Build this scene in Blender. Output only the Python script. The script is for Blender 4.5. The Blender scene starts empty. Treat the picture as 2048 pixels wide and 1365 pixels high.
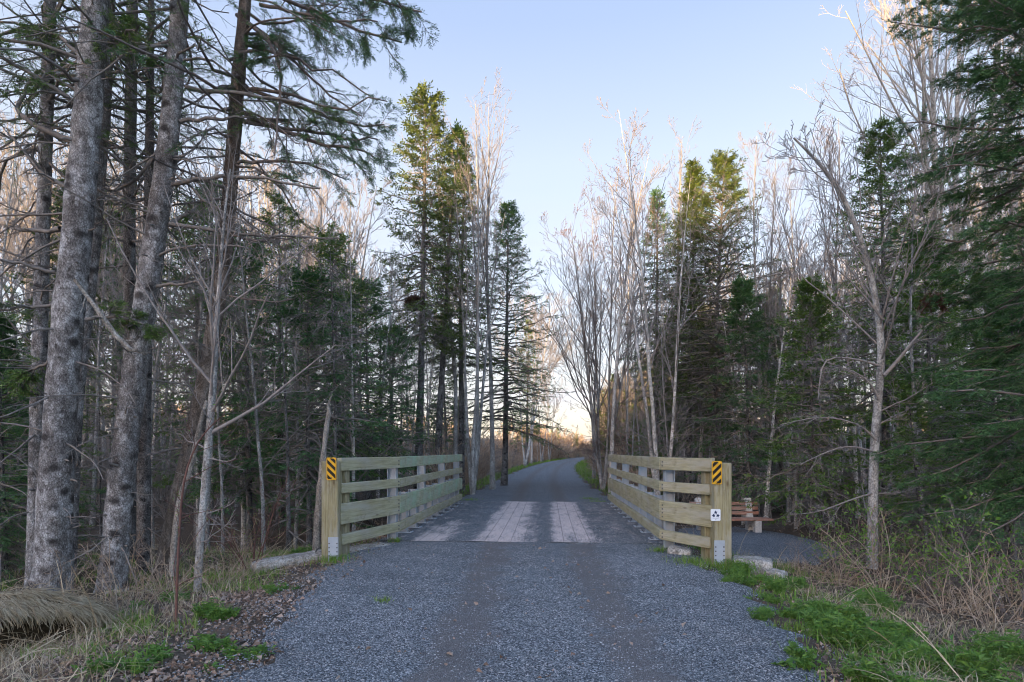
import bpy, math
import numpy as np

SEED = 11
rng = np.random.default_rng(SEED)
SC = bpy.context.scene
COL = SC.collection

# ------------------------------------------------------------------ camera model (full photo is 2048 px wide)
F = 1138.0        # focal length in photo pixels
EYE = 1.57        # eye height
HOR = 902.0       # horizon row


def P(px, py, d):
    return np.array([(px - 1024) / F * d, d, EYE - (py - HOR) / F * d])


# ------------------------------------------------------------------ small maths
_nr = np.random.default_rng(5)
_NW = [(_nr.normal(size=2), _nr.uniform(0, 6.28)) for _ in range(14)]


def wav(x, y, sc=1.0):
    """smooth pseudo noise, about -1..1"""
    s = 0
    for k, (w, p) in enumerate(_NW):
        s = s + np.sin((w[0] * x + w[1] * y) * sc * (1 + 0.35 * k) + p) / (1 + 0.25 * k)
    return s / 3.2


def sstep(a, b, x):
    t = np.clip((x - a) / (b - a), 0, 1)
    return t * t * (3 - 2 * t)


def road_x(y):
    return -0.4 + 0.0624 * y + 0.0009 * np.maximum(y - 25, 0) ** 2 * (y > 25)


def track_c(y):      # middle between the two wheel tracks
    return np.interp(y, [3, 10, 17, 25, 60], [0.42, 0.22, 0.15, 0.0, 0.0])


def track_m(u, y):
    return np.exp(-((np.abs(u - track_c(y)) - 0.68) / 0.33) ** 2)


def road_w(y):
    return np.interp(y, [0, 3.8, 6.4, 9.5, 17, 25, 45, 200], [1.75, 1.95, 2.5, 2.55, 2.5, 2.2, 2.1, 2.0])


def ground(x, y):
    x = np.asarray(x, float); y = np.asarray(y, float)
    u = x - road_x(y)
    a = np.abs(u)
    z = -0.03 - 0.34 * sstep(2.3, 5.2, a) * (1 - 0.5 * sstep(30, 60, y))
    z = z + 0.07 * wav(x, y, 0.55) * sstep(2.2, 4.5, a) + 0.02 * wav(x, y, 2.4) * sstep(1.8, 3, a)
    z = z + 0.25 * wav(x, y, 0.13) * sstep(6, 14, a)
    yc = 13.3 + 0.95 * np.maximum(u, 0) - 0.1 * np.minimum(u, 0)
    dd = np.abs(y - yc) / np.where(u > 0, 1.38, 1.0)
    z = z - 1.0 * np.exp(-(dd / 1.55) ** 2) * (1 - 0.7 * sstep(6, 16, a))
    z = z + 5.0 * sstep(38, 130, np.hypot(x, y)) * sstep(5, 30, a)
    # bench pad
    q = ((x - 5.0) / 2.3) ** 2 + ((y - 12.6) / 3.4) ** 2
    m = 1 - sstep(0.55, 1.25, q)
    z = z * (1 - m) + (-0.43) * m
    return z


# ------------------------------------------------------------------ geometry collector
class Geo:
    def __init__(self):
        self.v = []; self.f = []; self.mi = []; self.n = 0

    def add(self, v, f, mat=0):
        v = np.asarray(v, np.float32).reshape(-1, 3); f = np.asarray(f, np.int32)
        if len(v) == 0 or len(f) == 0:
            return self
        self.v.append(v); self.f.append(f + self.n); self.mi.append(np.full(len(f), mat, np.int32)); self.n += len(v)
        return self

    def join(self, g, off=(0, 0, 0), rz=0.0, s=1.0):
        c, sn = math.cos(rz), math.sin(rz)
        R = np.array([[c, -sn, 0], [sn, c, 0], [0, 0, 1]], np.float32) * s
        for v, f, m in zip(g.v, g.f, g.mi):
            pass
        base = self.n
        if g.n == 0:
            return self
        V = np.concatenate(g.v) @ R.T + np.asarray(off, np.float32)
        self.v.append(V)
        for f, m in zip(g.f, g.mi):
            self.f.append(f + base); self.mi.append(m)
        self.n += g.n
        return self

    def mesh(self, name, mats, smooth=True):
        me = bpy.data.meshes.new(name)
        V = np.concatenate(self.v)
        loops = np.concatenate([f.reshape(-1) for f in self.f])
        tot = np.concatenate([np.full(len(f), f.shape[1], np.int32) for f in self.f])
        start = np.concatenate([[0], np.cumsum(tot)[:-1]]).astype(np.int32)
        me.vertices.add(len(V)); me.vertices.foreach_set('co', V.reshape(-1))
        me.loops.add(len(loops)); me.loops.foreach_set('vertex_index', loops)
        me.polygons.add(len(tot)); me.polygons.foreach_set('loop_start', start)
        me.polygons.foreach_set('material_index', np.concatenate(self.mi))
        me.polygons.foreach_set('use_smooth', np.full(len(tot), smooth, bool))
        for m in mats:
            me.materials.append(m)
        me.update(calc_edges=True)
        return me


def nrm(v):
    return v / np.maximum(np.linalg.norm(v, axis=-1, keepdims=True), 1e-9)


def tubes(g, Pt, R, sides=4, mat=0):
    """Pt (n,k,3), R (n,k): n tubes"""
    Pt = np.asarray(Pt, float); R = np.asarray(R, float)
    n, k, _ = Pt.shape
    T = nrm(np.gradient(Pt, axis=1))
    m = nrm(T.mean(axis=1))
    ref = np.where(np.abs(m[:, 2:3]) > 0.8, np.array([[1., 0, 0]]), np.array([[0, 0, 1.]]))
    A = nrm(np.cross(T, ref[:, None, :])); B = np.cross(T, A)
    th = np.arange(sides) * 2 * np.pi / sides
    V = Pt[:, :, None, :] + R[:, :, None, None] * (np.cos(th)[None, None, :, None] * A[:, :, None, :] + np.sin(th)[None, None, :, None] * B[:, :, None, :])
    idx = np.arange(n * k * sides).reshape(n, k, sides)
    a = idx[:, :-1]; b = np.roll(a, -1, axis=2); c = idx[:, 1:]; d = np.roll(c, -1, axis=2)
    g.add(V, np.stack([a, b, d, c], -1).reshape(-1, 4), mat)
    return V


def box(g, c, size, rz=0.0, mat=0, rx=0.0, bev=0.0, shear=None):
    """box with optional small chamfer along its edges; c = centre"""
    sx, sy, sz = [s / 2 for s in size]
    if bev <= 0:
        v = np.array([[x, y, z] for z in (-sz, sz) for y in (-sy, sy) for x in (-sx, sx)], float)
        f = [[0, 2, 3, 1], [4, 5, 7, 6], [0, 1, 5, 4], [2, 6, 7, 3], [0, 4, 6, 2], [1, 3, 7, 5]]
        fs = [np.array(f)]
    else:
        b = bev
        vs = []; ix = {}
        for i, X in enumerate((-1, 1)):
            for j, Y in enumerate((-1, 1)):
                for k_, Z in enumerate((-1, 1)):
                    for ax in range(3):
                        p = [X * sx, Y * sy, Z * sz]
                        for a2 in range(3):
                            if a2 != ax:
                                p[a2] -= b * (X, Y, Z)[a2]
                        ix[(X, Y, Z, ax)] = len(vs); vs.append(p)
        v = np.array(vs)
        quads = []; tris = []
        S = (-1, 1)
        for ax in range(3):
            o = [a for a in range(3) if a != ax]
            for s in S:
                q = []
                for (p1, p2) in ((-1, -1), (1, -1), (1, 1), (-1, 1)):
                    k3 = [0, 0, 0]; k3[ax] = s; k3[o[0]] = p1; k3[o[1]] = p2
                    q.append(ix[(*k3, ax)])
                quads.append(q)
            for p1 in S:
                for p2 in S:
                    ka = [0, 0, 0]; ka[o[0]] = p1; ka[o[1]] = p2
                    q = []
                    ka[ax] = -1; q.append(ix[(*ka, o[0])]); ka[ax] = 1; q.append(ix[(*ka, o[0])])
                    q.append(ix[(*ka, o[1])]); ka[ax] = -1; q.append(ix[(*ka, o[1])])
                    quads.append(q)
        for X in S:
            for Y in S:
                for Z in S:
                    tris.append([ix[(X, Y, Z, 0)], ix[(X, Y, Z, 1)], ix[(X, Y, Z, 2)]])
        # consistent outward winding
        def fixw(fl):
            out = []
            for f in fl:
                p = v[f]; nn = np.cross(p[1] - p[0], p[2] - p[0])
                out.append(f if np.dot(nn, p.mean(0)) > 0 else f[::-1])
            return np.array(out)
        fs = [fixw(quads), fixw(tris)]
    if rx:
        c_, s_ = math.cos(rx), math.sin(rx)
        v = v @ np.array([[1, 0, 0], [0, c_, s_], [0, -s_, c_]])
    c_, s_ = math.cos(rz), math.sin(rz)
    v = v @ np.array([[c_, s_, 0], [-s_, c_, 0], [0, 0, 1]]) + np.asarray(c, float)
    base = g.n
    g.v.append(v.astype(np.float32)); g.n += len(v)
    for f in fs:
        g.f.append(f.astype(np.int32) + base); g.mi.append(np.full(len(f), mat, np.int32))
    return g


def beam(g, a, b, w, h, mat=0, bev=0.006):
    """timber from a to b (its axis), thickness w across, height h"""
    a = np.asarray(a, float); b = np.asarray(b, float); d = b - a
    L = np.linalg.norm(d[:2]); rz = math.atan2(d[1], d[0])
    g0 = Geo(); box(g0, (0, 0, 0), (np.linalg.norm(d), w, h), bev=bev)
    V = np.concatenate(g0.v); V[:, 2] += (V[:, 0] / np.linalg.norm(d)) * d[2]
    g0.v = [V]
    base = g.n
    g.join(g0, (a + b) / 2, rz)
    return g


def prism(g, pts, z0, z1, mat=0):
    """pts (n,2) outline in x,z plane; extruded along y from z0 to z1 (y values)"""
    n = len(pts)
    v = [[p[0], z0, p[1]] for p in pts] + [[p[0], z1, p[1]] for p in pts]
    base = g.n
    g.v.append(np.array(v, np.float32)); g.n += 2 * n
    g.f.append(np.array([list(range(n))], np.int32) + base); g.mi.append(np.array([mat], np.int32))
    g.f.append(np.array([list(range(2 * n - 1, n - 1, -1))], np.int32) + base); g.mi.append(np.array([mat], np.int32))
    q = [[i, i + n, (i + 1) % n + n, (i + 1) % n] for i in range(n)]
    g.f.append(np.array(q, np.int32) + base); g.mi.append(np.full(n, mat, np.int32))
    return g


# ------------------------------------------------------------------ scene objects
def tag(o, label=None, cat=None, group=None, kind=None):
    if label: o['label'] = label
    if cat: o['category'] = cat
    if group: o['group'] = group
    if kind: o['kind'] = kind
    return o


def empty(name, loc, rz=0.0, s=1.0):
    o = bpy.data.objects.new(name, None); COL.objects.link(o)
    o.location = tuple(map(float, loc)); o.rotation_euler = (0, 0, rz); o.scale = (s, s, s)
    o.empty_display_size = 0.3
    return o


def part(name, me, parent, label=None):
    if isinstance(me, tuple):
        me = me[0].mesh(name, me[1], *me[2:])
    o = bpy.data.objects.new(name, me); COL.objects.link(o)
    if parent is not None:
        o.parent = parent
    if label: o['label'] = label
    return o


def thing(name, label, cat, loc=(0, 0, 0), group=None, rz=0.0, s=1.0):
    return tag(empty(name, loc, rz, s), label, cat, group)


def copy_thing(root, loc, rz, s, label, group=None):
    r = root.copy(); COL.objects.link(r)
    r.location = tuple(map(float, loc)); r.rotation_euler = (0, 0, rz)
    r.scale = (s, s, s) if np.isscalar(s) else tuple(s)
    r['label'] = label
    if group: r['group'] = group
    for ch in root.children:
        c = ch.copy(); COL.objects.link(c); c.parent = r
        for gch in ch.children:
            d = gch.copy(); COL.objects.link(d); d.parent = c
    return r


# ------------------------------------------------------------------ materials
class N:
    def __init__(self, name):
        self.m = bpy.data.materials.new(name); self.m.use_nodes = True
        self.t = self.m.node_tree; self.b = self.t.nodes['Principled BSDF']
        self.b.inputs['Roughness'].default_value = 0.85
        self.b.inputs['Specular IOR Level'].default_value = 0.25

    def n(self, typ, **kw):
        x = self.t.nodes.new(typ)
        for k, v in kw.items():
            if k.startswith('i_'):
                x.inputs[k[2:]].default_value = v
            else:
                setattr(x, k, v)
        return x

    def l(self, a, b):
        self.t.links.new(a, b)

    def coord(self, obj=True, scale=(1, 1, 1), rot=(0, 0, 0)):
        tc = self.n('ShaderNodeTexCoord'); mp = self.n('ShaderNodeMapping')
        mp.inputs['Scale'].default_value = scale; mp.inputs['Rotation'].default_value = rot
        self.l(tc.outputs['Object'], mp.inputs[0]); return mp.outputs[0]

    def noise(self, vec, scale, detail=4, rough=0.6):
        x = self.n('ShaderNodeTexNoise'); x.inputs['Scale'].default_value = scale
        x.inputs['Detail'].default_value = detail; x.inputs['Roughness'].default_value = rough
        if vec is not None: self.l(vec, x.inputs['Vector'])
        return x.outputs['Fac']

    def ramp(self, fac, stops):
        x = self.n('ShaderNodeValToRGB'); e = x.color_ramp.elements
        while len(e) < len(stops): e.new(0.5)
        for s, (p, c) in zip(e, stops):
            s.position = p; s.color = (*c, 1) if len(c) == 3 else c
        self.l(fac, x.inputs[0]); return x.outputs[0]

    def mix(self, fac, a, b, mode='MIX'):
        x = self.n('ShaderNodeMix'); x.data_type = 'RGBA'; x.blend_type = mode
        for s, v in ((x.inputs[0], fac), (x.inputs[6], a), (x.inputs[7], b)):
            if hasattr(v, 'is_linked'): self.l(v, s)
            elif isinstance(v, (int, float)): s.default_value = v
            else: s.default_value = (*v, 1)
        return x.outputs[2]

    def color(self, c):
        if hasattr(c, 'is_linked'): self.l(c, self.b.inputs['Base Color'])
        else: self.b.inputs['Base Color'].default_value = (*c, 1)

    def bump(self, h, strength=0.5, dist=0.01):
        x = self.n('ShaderNodeBump'); x.inputs['Strength'].default_value = strength; x.inputs['Distance'].default_value = dist
        self.l(h, x.inputs['Height']); self.l(x.outputs[0], self.b.inputs['Normal'])

    def island(self):
        return self.n('ShaderNodeNewGeometry').outputs['Random Per Island']

    def objrand(self):
        return self.n('ShaderNodeObjectInfo').outputs['Random']


def bark(name, dark, mid, light, sc=9.0, stretch=0.35, light_pos=0.72, bstr=0.8, knots=0):
    k = N(name); v = k.coord(scale=(1, 1, stretch))
    a = k.noise(v, sc, 6, 0.7); c = k.ramp(a, [(0.32, dark), (0.5, mid), (light_pos, light)])
    big = k.noise(k.coord(scale=(1, 1, 0.5)), 2.2, 3, 0.5)
    c = k.mix(k.ramp(big, [(0.4, (0, 0, 0)), (0.65, (1, 1, 1))]), c, k.mix(0.65, c, dark))
    fine = k.noise(k.coord(scale=(1, 1, 0.75)), sc * 6.5, 4, 0.7)
    c = k.mix(0.95, c, k.ramp(fine, [(0.34, (0.22,) * 3), (0.5, (0.5,) * 3), (0.66, (0.86,) * 3)]), 'OVERLAY')
    pat = k.noise(k.coord(scale=(1, 1, 0.8)), 5.5, 6, 0.75)
    c = k.mix(k.ramp(pat, [(0.53, (0,) * 3), (0.62, (0.42,) * 3)]), c, tuple(min(x * 1.35, 0.8) for x in light))
    if knots:
        vo = k.n('ShaderNodeTexVoronoi'); vo.inputs['Scale'].default_value = knots
        vv = k.coord(scale=(1, 1, 1.35)); wv = k.n('ShaderNodeMixRGB'); wv.inputs[0].default_value = 0.06
        k.l(vv, wv.inputs[1]); tn = k.n('ShaderNodeTexNoise'); tn.inputs['Scale'].default_value = 9; k.l(vv, tn.inputs[0]); k.l(tn.outputs['Color'], wv.inputs[2]); k.l(wv.outputs[0], vo.inputs['Vector'])
        c = k.mix(k.ramp(vo.outputs['Distance'], [(0.13, (0.92,) * 3), (0.34, (0,) * 3)]), c, tuple(x * 0.42 for x in dark))
    if knots:
        vc = k.n('ShaderNodeTexVoronoi'); vc.feature = 'DISTANCE_TO_EDGE'; vc.inputs['Scale'].default_value = 38.0
        k.l(k.coord(scale=(1, 1, 0.62)), vc.inputs['Vector'])
        c = k.mix(1.0, c, k.ramp(vc.outputs['Distance'], [(0.0, (0.45,) * 3), (0.14, (1.0,) * 3)]), 'MULTIPLY')
    k.color(c)
    ad = k.n('ShaderNodeMath'); ad.operation = 'MULTIPLY_ADD'; ad.inputs[1].default_value = 0.6; k.l(fine, ad.inputs[0]); k.l(a, ad.inputs[2])
    k.bump(ad.outputs[0], bstr, 0.03); k.b.inputs['Roughness'].default_value = 0.95
    return k.m


def leafmat(name, cols, rough=0.6, trans=0.0):
    k = N(name); r = k.island()
    n_ = len(cols)
    c = k.ramp(r, [(i / max(n_ - 1, 1), c) for i, c in enumerate(cols)])
    big = k.noise(k.coord(), 0.9, 2, 0.5)
    c = k.mix(k.ramp(big, [(0.35, (0.0,) * 3), (0.7, (0.55,) * 3)]), c, k.mix(1.0, c, (0.62, 0.6, 0.5), 'MULTIPLY'))
    k.color(c); k.b.inputs['Roughness'].default_value = rough
    k.b.inputs['Specular IOR Level'].default_value = 0.3
    if trans:
        tr = k.n('ShaderNodeBsdfTranslucent'); k.l(c, tr.inputs[0])
        mx = k.n('ShaderNodeMixShader'); mx.inputs[0].default_value = trans
        out = k.t.nodes['Material Output']
        k.l(k.b.outputs[0], mx.inputs[1]); k.l(tr.outputs[0], mx.inputs[2]); k.l(mx.outputs[0], out.inputs[0])
    return k.m


def plain(name, c, rough=0.7, metal=0.0, var=0.25, sc=14.0):
    k = N(name); a = k.noise(k.coord(), sc, 5, 0.65)
    lo = tuple(x * (1 - var) for x in c); hi = tuple(min(x * (1 + var), 1) for x in c)
    k.color(k.ramp(a, [(0.3, lo), (0.7, hi)])); k.b.inputs['Roughness'].default_value = rough
    k.b.inputs['Metallic'].default_value = metal
    return k.m


M = {}
M['bark_spruce'] = bark('spruce_bark', (0.058, 0.053, 0.050), (0.163, 0.152, 0.144), (0.314, 0.310, 0.301), 9.0, 0.45, 0.72, 0.8, 5.0)
M['bark_big'] = bark('old_spruce_bark', (0.095, 0.083, 0.077), (0.270, 0.257, 0.247), (0.566, 0.563, 0.564), 11.0, 0.6, 0.68, 1.0, 3.4)
M['bark_brown'] = bark('brown_bark', (0.054, 0.041, 0.032), (0.142, 0.112, 0.089), (0.257, 0.216, 0.189), 10.0, 0.3)
M['bark_grey'] = bark('grey_bark', (0.116, 0.109, 0.100), (0.279, 0.267, 0.251), (0.488, 0.486, 0.464), 7.0, 0.3)
M['bark_pale'] = bark('pale_bark', (0.180, 0.168, 0.144), (0.432, 0.408, 0.372), (0.696, 0.672, 0.636), 6.0, 0.8, 0.66)
M['twig_grey'] = plain('grey_twig', (0.221, 0.201, 0.189), 0.9)
M['twig_pale'] = plain('pale_twig', (0.360, 0.330, 0.300), 0.9)
M['twig_brown'] = plain('brown_twig', (0.155, 0.13, 0.118), 0.9)
M['twig_red'] = plain('red_twig', (0.12, 0.062, 0.05), 0.8)
M['twig_dead'] = plain('dead_twig', (0.175, 0.158, 0.144), 0.95)
M['needle'] = leafmat('spruce_needles', [(0.062, 0.125, 0.031), (0.106, 0.191, 0.043), (0.156, 0.244, 0.055), (0.075, 0.145, 0.038)], 0.55, 0.2)
M['needle_dark'] = leafmat('dark_needles', [(0.040, 0.109, 0.041), (0.066, 0.156, 0.055), (0.110, 0.211, 0.071), (0.051, 0.128, 0.048)], 0.55, 0.2)
M['needle_yel'] = leafmat('yellow_green_needles', [(0.06, 0.105, 0.022), (0.092, 0.14, 0.03), (0.122, 0.16, 0.034), (0.052, 0.092, 0.026)], 0.55, 0.15)
M['needle_dead'] = leafmat('rusty_dead_needles', [(0.08, 0.03, 0.02), (0.12, 0.05, 0.03), (0.06, 0.025, 0.02)], 0.8)
M['leaf_new'] = leafmat('new_leaves', [(0.090, 0.206, 0.026), (0.154, 0.292, 0.045), (0.197, 0.327, 0.067), (0.100, 0.223, 0.038)], 0.5, 0.25)
M['weed'] = leafmat('weed_leaves', [(0.069, 0.168, 0.033), (0.115, 0.235, 0.046), (0.161, 0.280, 0.055), (0.086, 0.190, 0.046)], 0.5, 0.25)
M['grass'] = leafmat('green_grass_blades', [(0.085, 0.195, 0.023), (0.144, 0.276, 0.035), (0.203, 0.309, 0.055), (0.169, 0.211, 0.062)], 0.55, 0.2)
M['straw'] = leafmat('dry_grass_blades', [(0.260, 0.195, 0.117), (0.416, 0.338, 0.221), (0.546, 0.468, 0.338), (0.208, 0.143, 0.091)], 0.8, 0.1)
M['leaf_dead'] = leafmat('fallen_leaves', [(0.143, 0.091, 0.065), (0.260, 0.182, 0.143), (0.390, 0.312, 0.260), (0.117, 0.072, 0.052)], 0.75)
M['cane'] = leafmat('dry_canes', [(0.286, 0.195, 0.130), (0.416, 0.325, 0.234), (0.208, 0.130, 0.091), (0.468, 0.403, 0.325)], 0.8)


def mk_soil():
    k = N('forest_floor'); v = k.coord()
    a = k.noise(v, 2.0, 8, 0.7); b = k.noise(v, 38.0, 5, 0.7)
    c = k.ramp(a, [(0.30, (0.035, 0.027, 0.02)), (0.5, (0.085, 0.064, 0.046)), (0.7, (0.145, 0.11, 0.08))])
    c2 = k.ramp(b, [(0.35, (0.03, 0.024, 0.02)), (0.55, (0.11, 0.085, 0.065)), (0.75, (0.24, 0.19, 0.15))])
    k.color(k.mix(0.55, c, c2)); k.bump(b, 0.8, 0.03); k.b.inputs['Roughness'].default_value = 1.0
    return k.m


def gravel_nodes(k, tracks=False):
    v = k.coord()
    vo = k.n('ShaderNodeTexVoronoi'); vo.inputs['Scale'].default_value = 92.0; k.l(v, vo.inputs['Vector'])
    sep = k.n('ShaderNodeSeparateColor'); k.l(vo.outputs['Color'], sep.inputs[0])
    c = k.ramp(sep.outputs[0], [(0.0, (0.035, 0.042, 0.049)), (0.4, (0.115, 0.135, 0.153)), (0.75, (0.225, 0.255, 0.28)), (0.95, (0.42, 0.445, 0.46)), (1.0, (0.65, 0.65, 0.65))])
    edge = k.ramp(vo.outputs['Distance'], [(0.0, (1, 1, 1)), (0.55, (0.9, 0.9, 0.9)), (0.9, (0.35, 0.35, 0.35))])
    c = k.mix(1.0, c, edge, 'MULTIPLY')
    big = k.noise(v, 0.8, 5, 0.6)
    c = k.mix(k.ramp(big, [(0.35, (0.0,) * 3), (0.7, (0.6,) * 3)]), c, k.mix(1.0, c, (0.66, 0.63, 0.62), 'MULTIPLY'))
    if tracks:
        at = k.n('ShaderNodeAttribute'); at.attribute_name = 'track'
        nn = k.noise(v, 2.6, 5, 0.65)
        ma = k.n('ShaderNodeMath'); ma.operation = 'MULTIPLY_ADD'; ma.inputs[1].default_value = 1.8; ma.inputs[2].default_value = -0.9
        k.l(nn, ma.inputs[0])
        ad = k.n('ShaderNodeMath'); ad.operation = 'ADD'; ad.use_clamp = True; k.l(at.outputs['Fac'], ad.inputs[0]); k.l(ma.outputs[0], ad.inputs[1])
        tr = k.ramp(ad.outputs[0], [(0.3, (0.0,) * 3), (0.75, (1.0,) * 3)])
        fine = k.ramp(k.noise(v, 150.0, 4, 0.75), [(0.3, (0.075, 0.069, 0.068)), (0.55, (0.135, 0.126, 0.124)), (0.75, (0.27, 0.262, 0.262))])
        x = k.n('ShaderNodeMath'); x.operation = 'MULTIPLY'; x.inputs[1].default_value = 0.80; k.l(tr, x.inputs[0])
        c = k.mix(x.outputs[0], c, fine)
    k.bump(vo.outputs['Distance'], 0.9, -0.012)
    k.b.inputs['Roughness'].default_value = 0.9
    return c


def mk_gravel(tracks, name):
    k = N(name); k.color(gravel_nodes(k, tracks)); return k.m


def timber(name, lo, mid, hi, green=None, axis='X', rough=0.85):
    k = N(name)
    sc = (0.9, 16, 16) if axis == 'X' else (16, 16, 0.9)
    v = k.coord(scale=sc); a = k.noise(v, 3.0, 6, 0.65)
    c = k.ramp(a, [(0.28, lo), (0.5, mid), (0.72, hi)])
    v2 = k.coord(); b = k.noise(v2, 1.7, 4, 0.6)
    c = k.mix(k.ramp(b, [(0.4, (0,) * 3), (0.62, (0.6,) * 3)]), c, k.mix(1.0, c, (0.72, 0.66, 0.58), 'MULTIPLY'))
    wth = k.noise(k.coord(scale=(0.7, 3, 3) if axis == 'X' else (3, 3, 0.7)), 2.4, 6, 0.7)
    c = k.mix(k.ramp(wth, [(0.46, (0,) * 3), (0.66, (0.65,) * 3)]), c, (0.36, 0.35, 0.30))
    stn = k.noise(k.coord(), 5.0, 6, 0.75)
    c = k.mix(k.ramp(stn, [(0.58, (0,) * 3), (0.72, (0.6,) * 3)]), c, (0.13, 0.105, 0.06))
    if green:
        gmask = k.ramp(k.noise(k.coord(scale=(1, 1, 1.5)), 1.6, 5, 0.65), [(0.44, (0,) * 3), (0.64, (0.6,) * 3)])
        c = k.mix(gmask, c, green)
    # knots
    vo = k.n('ShaderNodeTexVoronoi'); vo.inputs['Scale'].default_value = 2.3
    k.l(k.coord(scale=(0.9, 1.6, 2.4) if axis == 'X' else (2.4, 1.6, 0.9)), vo.inputs['Vector'])
    kn = k.ramp(vo.outputs['Distance'], [(0.05, (0.75,) * 3), (0.13, (0,) * 3)])
    c = k.mix(kn, c, (0.09, 0.055, 0.03))
    k.color(c); k.bump(a, 0.35, 0.006); k.b.inputs['Roughness'].default_value = rough
    return k.m


M['soil'] = mk_soil()
M['path'] = mk_gravel(True, 'path_gravel')
M['gravel'] = mk_gravel(False, 'grey_gravel')
M['stone'] = leafmat('loose_stones', [(0.07, 0.075, 0.088), (0.17, 0.183, 0.205), (0.28, 0.30, 0.325), (0.46, 0.47, 0.49), (0.13, 0.14, 0.16)], 0.85)
M['timber'] = timber('treated_timber', (0.202, 0.189, 0.111), (0.325, 0.309, 0.195), (0.442, 0.423, 0.293))
M['timber_green'] = timber('green_treated_timber', (0.195, 0.202, 0.124), (0.325, 0.332, 0.221), (0.455, 0.455, 0.325), green=(0.286, 0.442, 0.305))
M['timber_post'] = timber('treated_post_timber', (0.156, 0.137, 0.072), (0.254, 0.227, 0.130), (0.351, 0.319, 0.195), axis='Z')
M['bench_wood'] = timber('red_brown_bench_wood', (0.22, 0.10, 0.065), (0.33, 0.165, 0.115), (0.43, 0.24, 0.17), rough=0.6)
M['steel'] = plain('galvanised_steel', (0.33, 0.37, 0.41), 0.55, 0.0, 0.09, 5.0)
M['concrete'] = plain('pale_concrete', (0.46, 0.45, 0.42), 0.9, 0, 0.25, 22.0)
M['rock'] = bark('weathered_concrete_rubble', (0.180, 0.164, 0.139), (0.344, 0.328, 0.295), (0.492, 0.476, 0.443), 7.0, 1.0)
M['yellow'] = plain('sign_yellow', (0.60, 0.33, 0.016), 0.5, 0, 0.2, 16.0)
M['black'] = plain('sign_black', (0.012, 0.011, 0.01), 0.4, 0, 0.1)
M['white'] = plain('sign_white', (0.66, 0.69, 0.73), 0.4, 0, 0.08, 20.0)
M['navy'] = plain('sign_navy', (0.012, 0.03, 0.085), 0.4, 0, 0.05)
M['sign_grey'] = plain('sign_grey', (0.35, 0.38, 0.44), 0.5, 0, 0.05)
M['bolt'] = plain('dull_bolt', (0.10, 0.10, 0.10), 0.6, 0.4)
M['deadwood'] = bark('bleached_dead_wood', (0.080, 0.068, 0.056), (0.272, 0.248, 0.216), (0.416, 0.400, 0.368), 8.0, 0.15)
M['bud'] = leafmat('red_maple_buds', [(0.20, 0.08, 0.07), (0.28, 0.12, 0.10), (0.16, 0.07, 0.06)], 0.8)
M['nest'] = leafmat('nest_twigs', [(0.06, 0.035, 0.025), (0.10, 0.06, 0.045), (0.04, 0.025, 0.02)], 0.95)
M['hollow'] = plain('hollow_shade', (0.05, 0.037, 0.022), 1.0, 0, 0.5, 20)  # near-black colour stands in for the shade inside the hollow


def mk_deck():
    k = N('worn_bridge_planks')
    v = k.coord(); sp = k.n('ShaderNodeSeparateXYZ'); k.l(v, sp.inputs[0])
    # object x = across the deck, planks run along y
    a = k.noise(k.coord(scale=(30, 1.2, 1)), 2.0, 6, 0.7)
    wood = k.ramp(a, [(0.3, (0.46, 0.375, 0.345)), (0.5, (0.63, 0.535, 0.50)), (0.7, (0.74, 0.65, 0.615))])
    br = k.n('ShaderNodeTexBrick')
    ma = k.n('ShaderNodeMath'); ma.operation = 'DIVIDE'; ma.inputs[1].default_value = 0.225; k.l(sp.outputs[0], ma.inputs[0])
    fr = k.n('ShaderNodeMath'); fr.operation = 'FRACT'; k.l(ma.outputs[0], fr.inputs[0])
    seam = k.ramp(fr.outputs[0], [(0.0, (1,) * 3), (0.06, (0,) * 3), (0.95, (0,) * 3), (1.0, (1,) * 3)])
    wood = k.mix(seam, wood, (0.27, 0.235, 0.22))
    grav = gravel_nodes(k, False)
    at = k.n('ShaderNodeAttribute'); at.attribute_name = 'worn'
    n1 = k.noise(k.coord(scale=(1.3, 0.45, 1)), 3.2, 9, 0.72)
    n2 = k.noise(v, 26.0, 4, 0.8)
    m1 = k.n('ShaderNodeMath'); m1.operation = 'MULTIPLY_ADD'; m1.inputs[1].default_value = 2.0; m1.inputs[2].default_value = -1.0; k.l(n1, m1.inputs[0])
    m2 = k.n('ShaderNodeMath'); m2.operation = 'MULTIPLY_ADD'; m2.inputs[1].default_value = 2.2; m2.inputs[2].default_value = -1.1; k.l(n2, m2.inputs[0])
    s1 = k.n('ShaderNodeMath'); s1.operation = 'ADD'; k.l(m1.outputs[0], s1.inputs[0]); k.l(m2.outputs[0], s1.inputs[1])
    s2 = k.n('ShaderNodeMath'); s2.operation = 'ADD'; s2.use_clamp = True; k.l(at.outputs['Fac'], s2.inputs[0]); k.l(s1.outputs[0], s2.inputs[1])
    mask = k.ramp(s2.outputs[0], [(0.30, (0,) * 3), (0.52, (0.55,) * 3), (0.80, (0.96,) * 3)])
    k.color(k.mix(mask, grav, wood))
    return k.m


M['deck'] = mk_deck()
# ------------------------------------------------------------------ growing plants
def along(Pt, t):
    """Pt (n,k,3), t (n,m) in 0..1 -> positions, tangents (n,m,3)"""
    n, k, _ = Pt.shape
    x = np.clip(t * (k - 1), 0, k - 1.001); i = x.astype(int); f = (x - i)[..., None]
    ar = np.arange(n)[:, None]
    a = Pt[ar, i]; b = Pt[ar, i + 1]
    return a * (1 - f) + b * f, nrm(b - a)


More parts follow.
